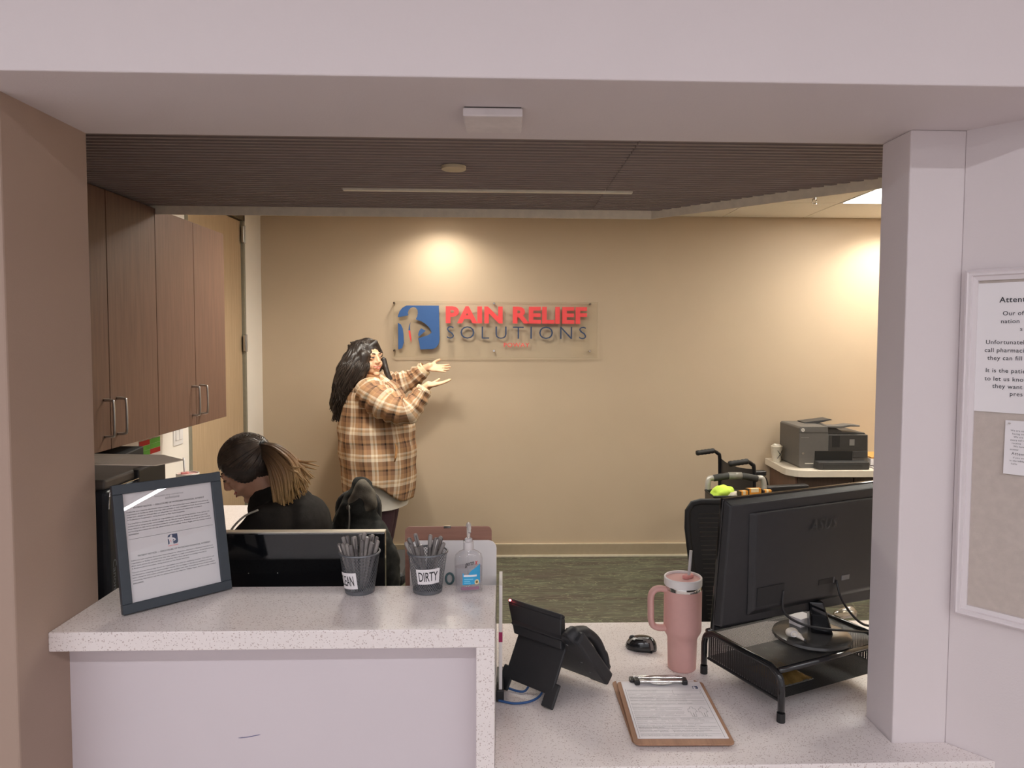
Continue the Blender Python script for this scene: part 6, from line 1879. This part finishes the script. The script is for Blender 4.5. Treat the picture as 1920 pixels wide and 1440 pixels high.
for k_ in range(150):
    t = rq.uniform(-2.2, 2.2)
    st_ = V((0.085 * math.sin(t), 0.055 * math.cos(t) + rq.uniform(-0.005, 0.02), 0.062 * math.cos(t) + rq.uniform(-0.02, 0.02) + 0.01))
    pts = [H2 @ on_cap(st_.lerp(tl0, i / 8), 1.0 + 0.012 * rq.random()) for i in range(8)] + [tb0]
    b.tube(spline(pts, 2), 0.0021, 4)
b.build('hair_strands', mat('brown_strand', (86, 72, 60), 0.4, var=0.5, scale=30), qs, smooth=True)
MB().tube([tb0 + V((0.018 * math.cos(t) * 0.55, 0.022 * math.sin(t), 0.018 * math.cos(t))) for t in [2 * PI * i / 18 for i in range(18)]], 0.008, 8, closed=True).build('hair_tie', BLACK_SOFT, qs, smooth=True)
def pony_mat():
    m = bpy.data.materials.new('ponytail_ombre'); m.use_nodes = True
    nt = m.node_tree; bs = nt.nodes['Principled BSDF']
    at = nt.nodes.new('ShaderNodeAttribute'); at.attribute_name = 'along'
    cr = ramp(nt, [(0.05, lin((74, 60, 50))), (0.35, lin((122, 92, 66))), (0.65, lin((176, 134, 88))), (1.0, lin((214, 176, 122)))])
    nt.links.new(at.outputs['Fac'], cr.inputs[0])
    nz = nt.nodes.new('ShaderNodeTexNoise'); nz.inputs['Scale'].default_value = 60
    mx = nt.nodes.new('ShaderNodeMix'); mx.data_type = 'RGBA'; mx.blend_type = 'MULTIPLY'; mx.inputs[0].default_value = 0.5
    nt.links.new(cr.outputs[0], mx.inputs[6]); nt.links.new(nz.outputs[0], mx.inputs[7])
    nt.links.new(mx.outputs[2], bs.inputs['Base Color']); bs.inputs['Roughness'].default_value = 0.42
    return m
b = MB()
alongs = []
rp_ = random.Random(5)
for k_ in range(260):
    e1 = rp_.uniform(-1, 1); e2 = rp_.uniform(-1, 1)
    end = K(-0.805 + 0.040 * e1 + 0.02 * e2, 2.79 + 0.05 * e2, 1.075 + 0.045 * e1 + rp_.uniform(-0.045, 0.03))
    if k_ % 9 == 0: end += V((0.03, 0, 0.045))
    mid1 = K(-0.885 + 0.014 * e1, 2.80 + 0.032 * e2, 1.215 + 0.034 * e1); mid2 = K(-0.838 + 0.038 * e1, 2.79 + 0.045 * e2, 1.150 + 0.045 * e1)
    sp2 = spline([tb0 + V((0, 0.012 * e2, 0.012 * e1)), mid1, mid2, end], 6)
    n0 = len(b.v)
    b.tube(sp2, [0.0058] * (len(sp2) - 4) + [0.005, 0.004, 0.003, 0.0015], 5)
    for i in range(len(sp2)): alongs += [i / (len(sp2) - 1)] * 5
me = b.mesh('ponytail', True, clean=False)
at = me.attributes.new('along', 'FLOAT', 'POINT'); at.data.foreach_set('value', alongs)
link(me, 'ponytail', pony_mat(), qs)
MB().ell(tb0 + V((-0.004, -0.028, -0.03)), (0.012, 0.008, 0.016)).build('hair_clip', mat('clip_beige', (206, 178, 140), 0.4), qs, smooth=True)

# stool under the seated woman
st = empty('office_stool', (-0.80, 2.89, 0)); tag(st, 'black padded office stool under the seated woman', 'stool')
MB().lathe([(0.18, 0.40), (0.20, 0.41), (0.20, 0.43), (0.17, 0.445)], n=36).build('seat', BLACK_SOFT, st, auto=True)
MB().tube([(0, 0, 0.08), (0, 0, 0.40)], 0.026, 14).build('gas_lift', BLACK, st)
for k_ in range(5):
    a = 2 * PI * k_ / 5 + 0.2
    lo_ = MB().tube([(0, 0, 0.10), (0.26 * math.cos(a), 0.26 * math.sin(a), 0.07)], [0.02, 0.013], 8).build('base_arm', BLACK, st)
    w_ = MB().lathe([(0.026, -0.016), (0.028, 0), (0.026, 0.016)], n=16).build('caster', BLACK_SOFT, lo_); w_.location = (0.26 * math.cos(a), 0.26 * math.sin(a), 0.028); w_.rotation_euler = (PI / 2, 0, a)

# ---- office chair with a jacket hung over it
oj = empty('office_chair', (-0.70, 3.52, 0)); tag(oj, 'black office chair under the draped dark coat', 'office chair')
b = MB(); b.prism(rrect(-0.11, 0.11, 0.52, 0.93, 0.08), (0, -0.045, 0), (1, 0, 0), (0, 0, 1), (0, 1, 0), 0.06); b.build('backrest', BLACK_SOFT, oj, bevel=0.015, seg=3)
MB().box(-0.22, 0.22, 0.0, 0.44, 0.44, 0.51).build('seat', BLACK_SOFT, oj, bevel=0.03, seg=3)
MB().box(-0.025, 0.025, 0.0, 0.08, 0.42, 0.6).build('back_bracket', BLACK, oj)
MB().tube([(0, 0.20, 0.08), (0, 0.20, 0.44)], 0.028, 14).build('gas_lift', BLACK, oj)
for k_ in range(5):
    a = 2 * PI * k_ / 5 + 0.9
    q = V((0.29 * math.cos(a), 0.20 + 0.29 * math.sin(a), 0.07))
    lo_ = MB().tube([(0, 0.20, 0.11), q], [0.022, 0.014], 8).build('base_arm', BLACK, oj)
    w_ = MB().lathe([(0.026, -0.018), (0.028, 0), (0.026, 0.018)], n=16).build('caster', BLACK_SOFT, lo_); w_.location = (q.x, q.y, 0.028); w_.rotation_euler = (PI / 2, 0, a)
jc = empty('winter_coat', (-0.64, 3.43, 0.42)); tag(jc, 'dark quilted winter coat with a hood draped over the chair', 'coat')
def J(x, z, yv=3.40): return V((x, yv, z)) - V((-0.64, 3.43, 0.42))
b = MB()
b.caps(J(-0.665, 0.955), J(-0.68, 0.86), 0.050, 0.085); b.caps(J(-0.685, 0.86), J(-0.71, 0.70), 0.080, 0.115)
b.caps(J(-0.650, 0.86), J(-0.61, 0.70), 0.045, 0.075); b.caps(J(-0.61, 0.70), J(-0.575, 0.50), 0.08, 0.08)
b.caps(J(-0.72, 0.70), J(-0.72, 0.48), 0.11, 0.11); b.ell(J(-0.785, 0.755, 3.37), (0.05, 0.05, 0.04))
b.caps(J(-0.64, 0.70, 3.37), J(-0.64, 0.50, 3.37), 0.12, 0.12)
b.caps(J(-0.545, 0.66, 3.36), J(-0.530, 0.48, 3.35), 0.05, 0.045)
b.caps(J(-0.72, 0.80, 3.33), J(-0.60, 0.66, 3.32), 0.028, 0.03)
me = remesh(b, 'coat_body', 0.009, 4)
displace(me, lambda q: (0.016 * (0.5 - abs(mnoise.noise(V((q.x * 14, q.y * 14, q.z * 7))))) * 1.6 + 0.006 * mnoise.noise(q * 30)))
link(me, 'coat_body', mat('coat_black', (40, 40, 38), 0.85, var=0.3, scale=40, spec=0.2, bump=0.5, bscale=260), jc)
b = MB(); b.caps(J(-0.655, 0.965, 3.375), J(-0.615, 0.90, 3.36), 0.045, 0.035); b.caps(J(-0.655, 0.965, 3.375), J(-0.70, 0.88, 3.345), 0.042, 0.03); b.caps(J(-0.615, 0.90, 3.36), J(-0.665, 0.85, 3.335), 0.03, 0.02)
me = remesh(b, 'hood', 0.008, 3)
displace(me, lambda q: 0.008 * mnoise.noise(q * 22))
link(me, 'hood', mat('hood_grey', (92, 86, 77), 0.9, var=0.25, scale=30, spec=0.2, bump=0.5, bscale=260), jc)
b = MB(); b.tube(spline([J(-0.705, 0.90, 3.31), J(-0.70, 0.80, 3.275), J(-0.735, 0.66, 3.255)], 6), 0.004, 6); b.build('zip', mat('zip_grey', (92, 88, 82), 0.4, 0.4), jc, smooth=True)
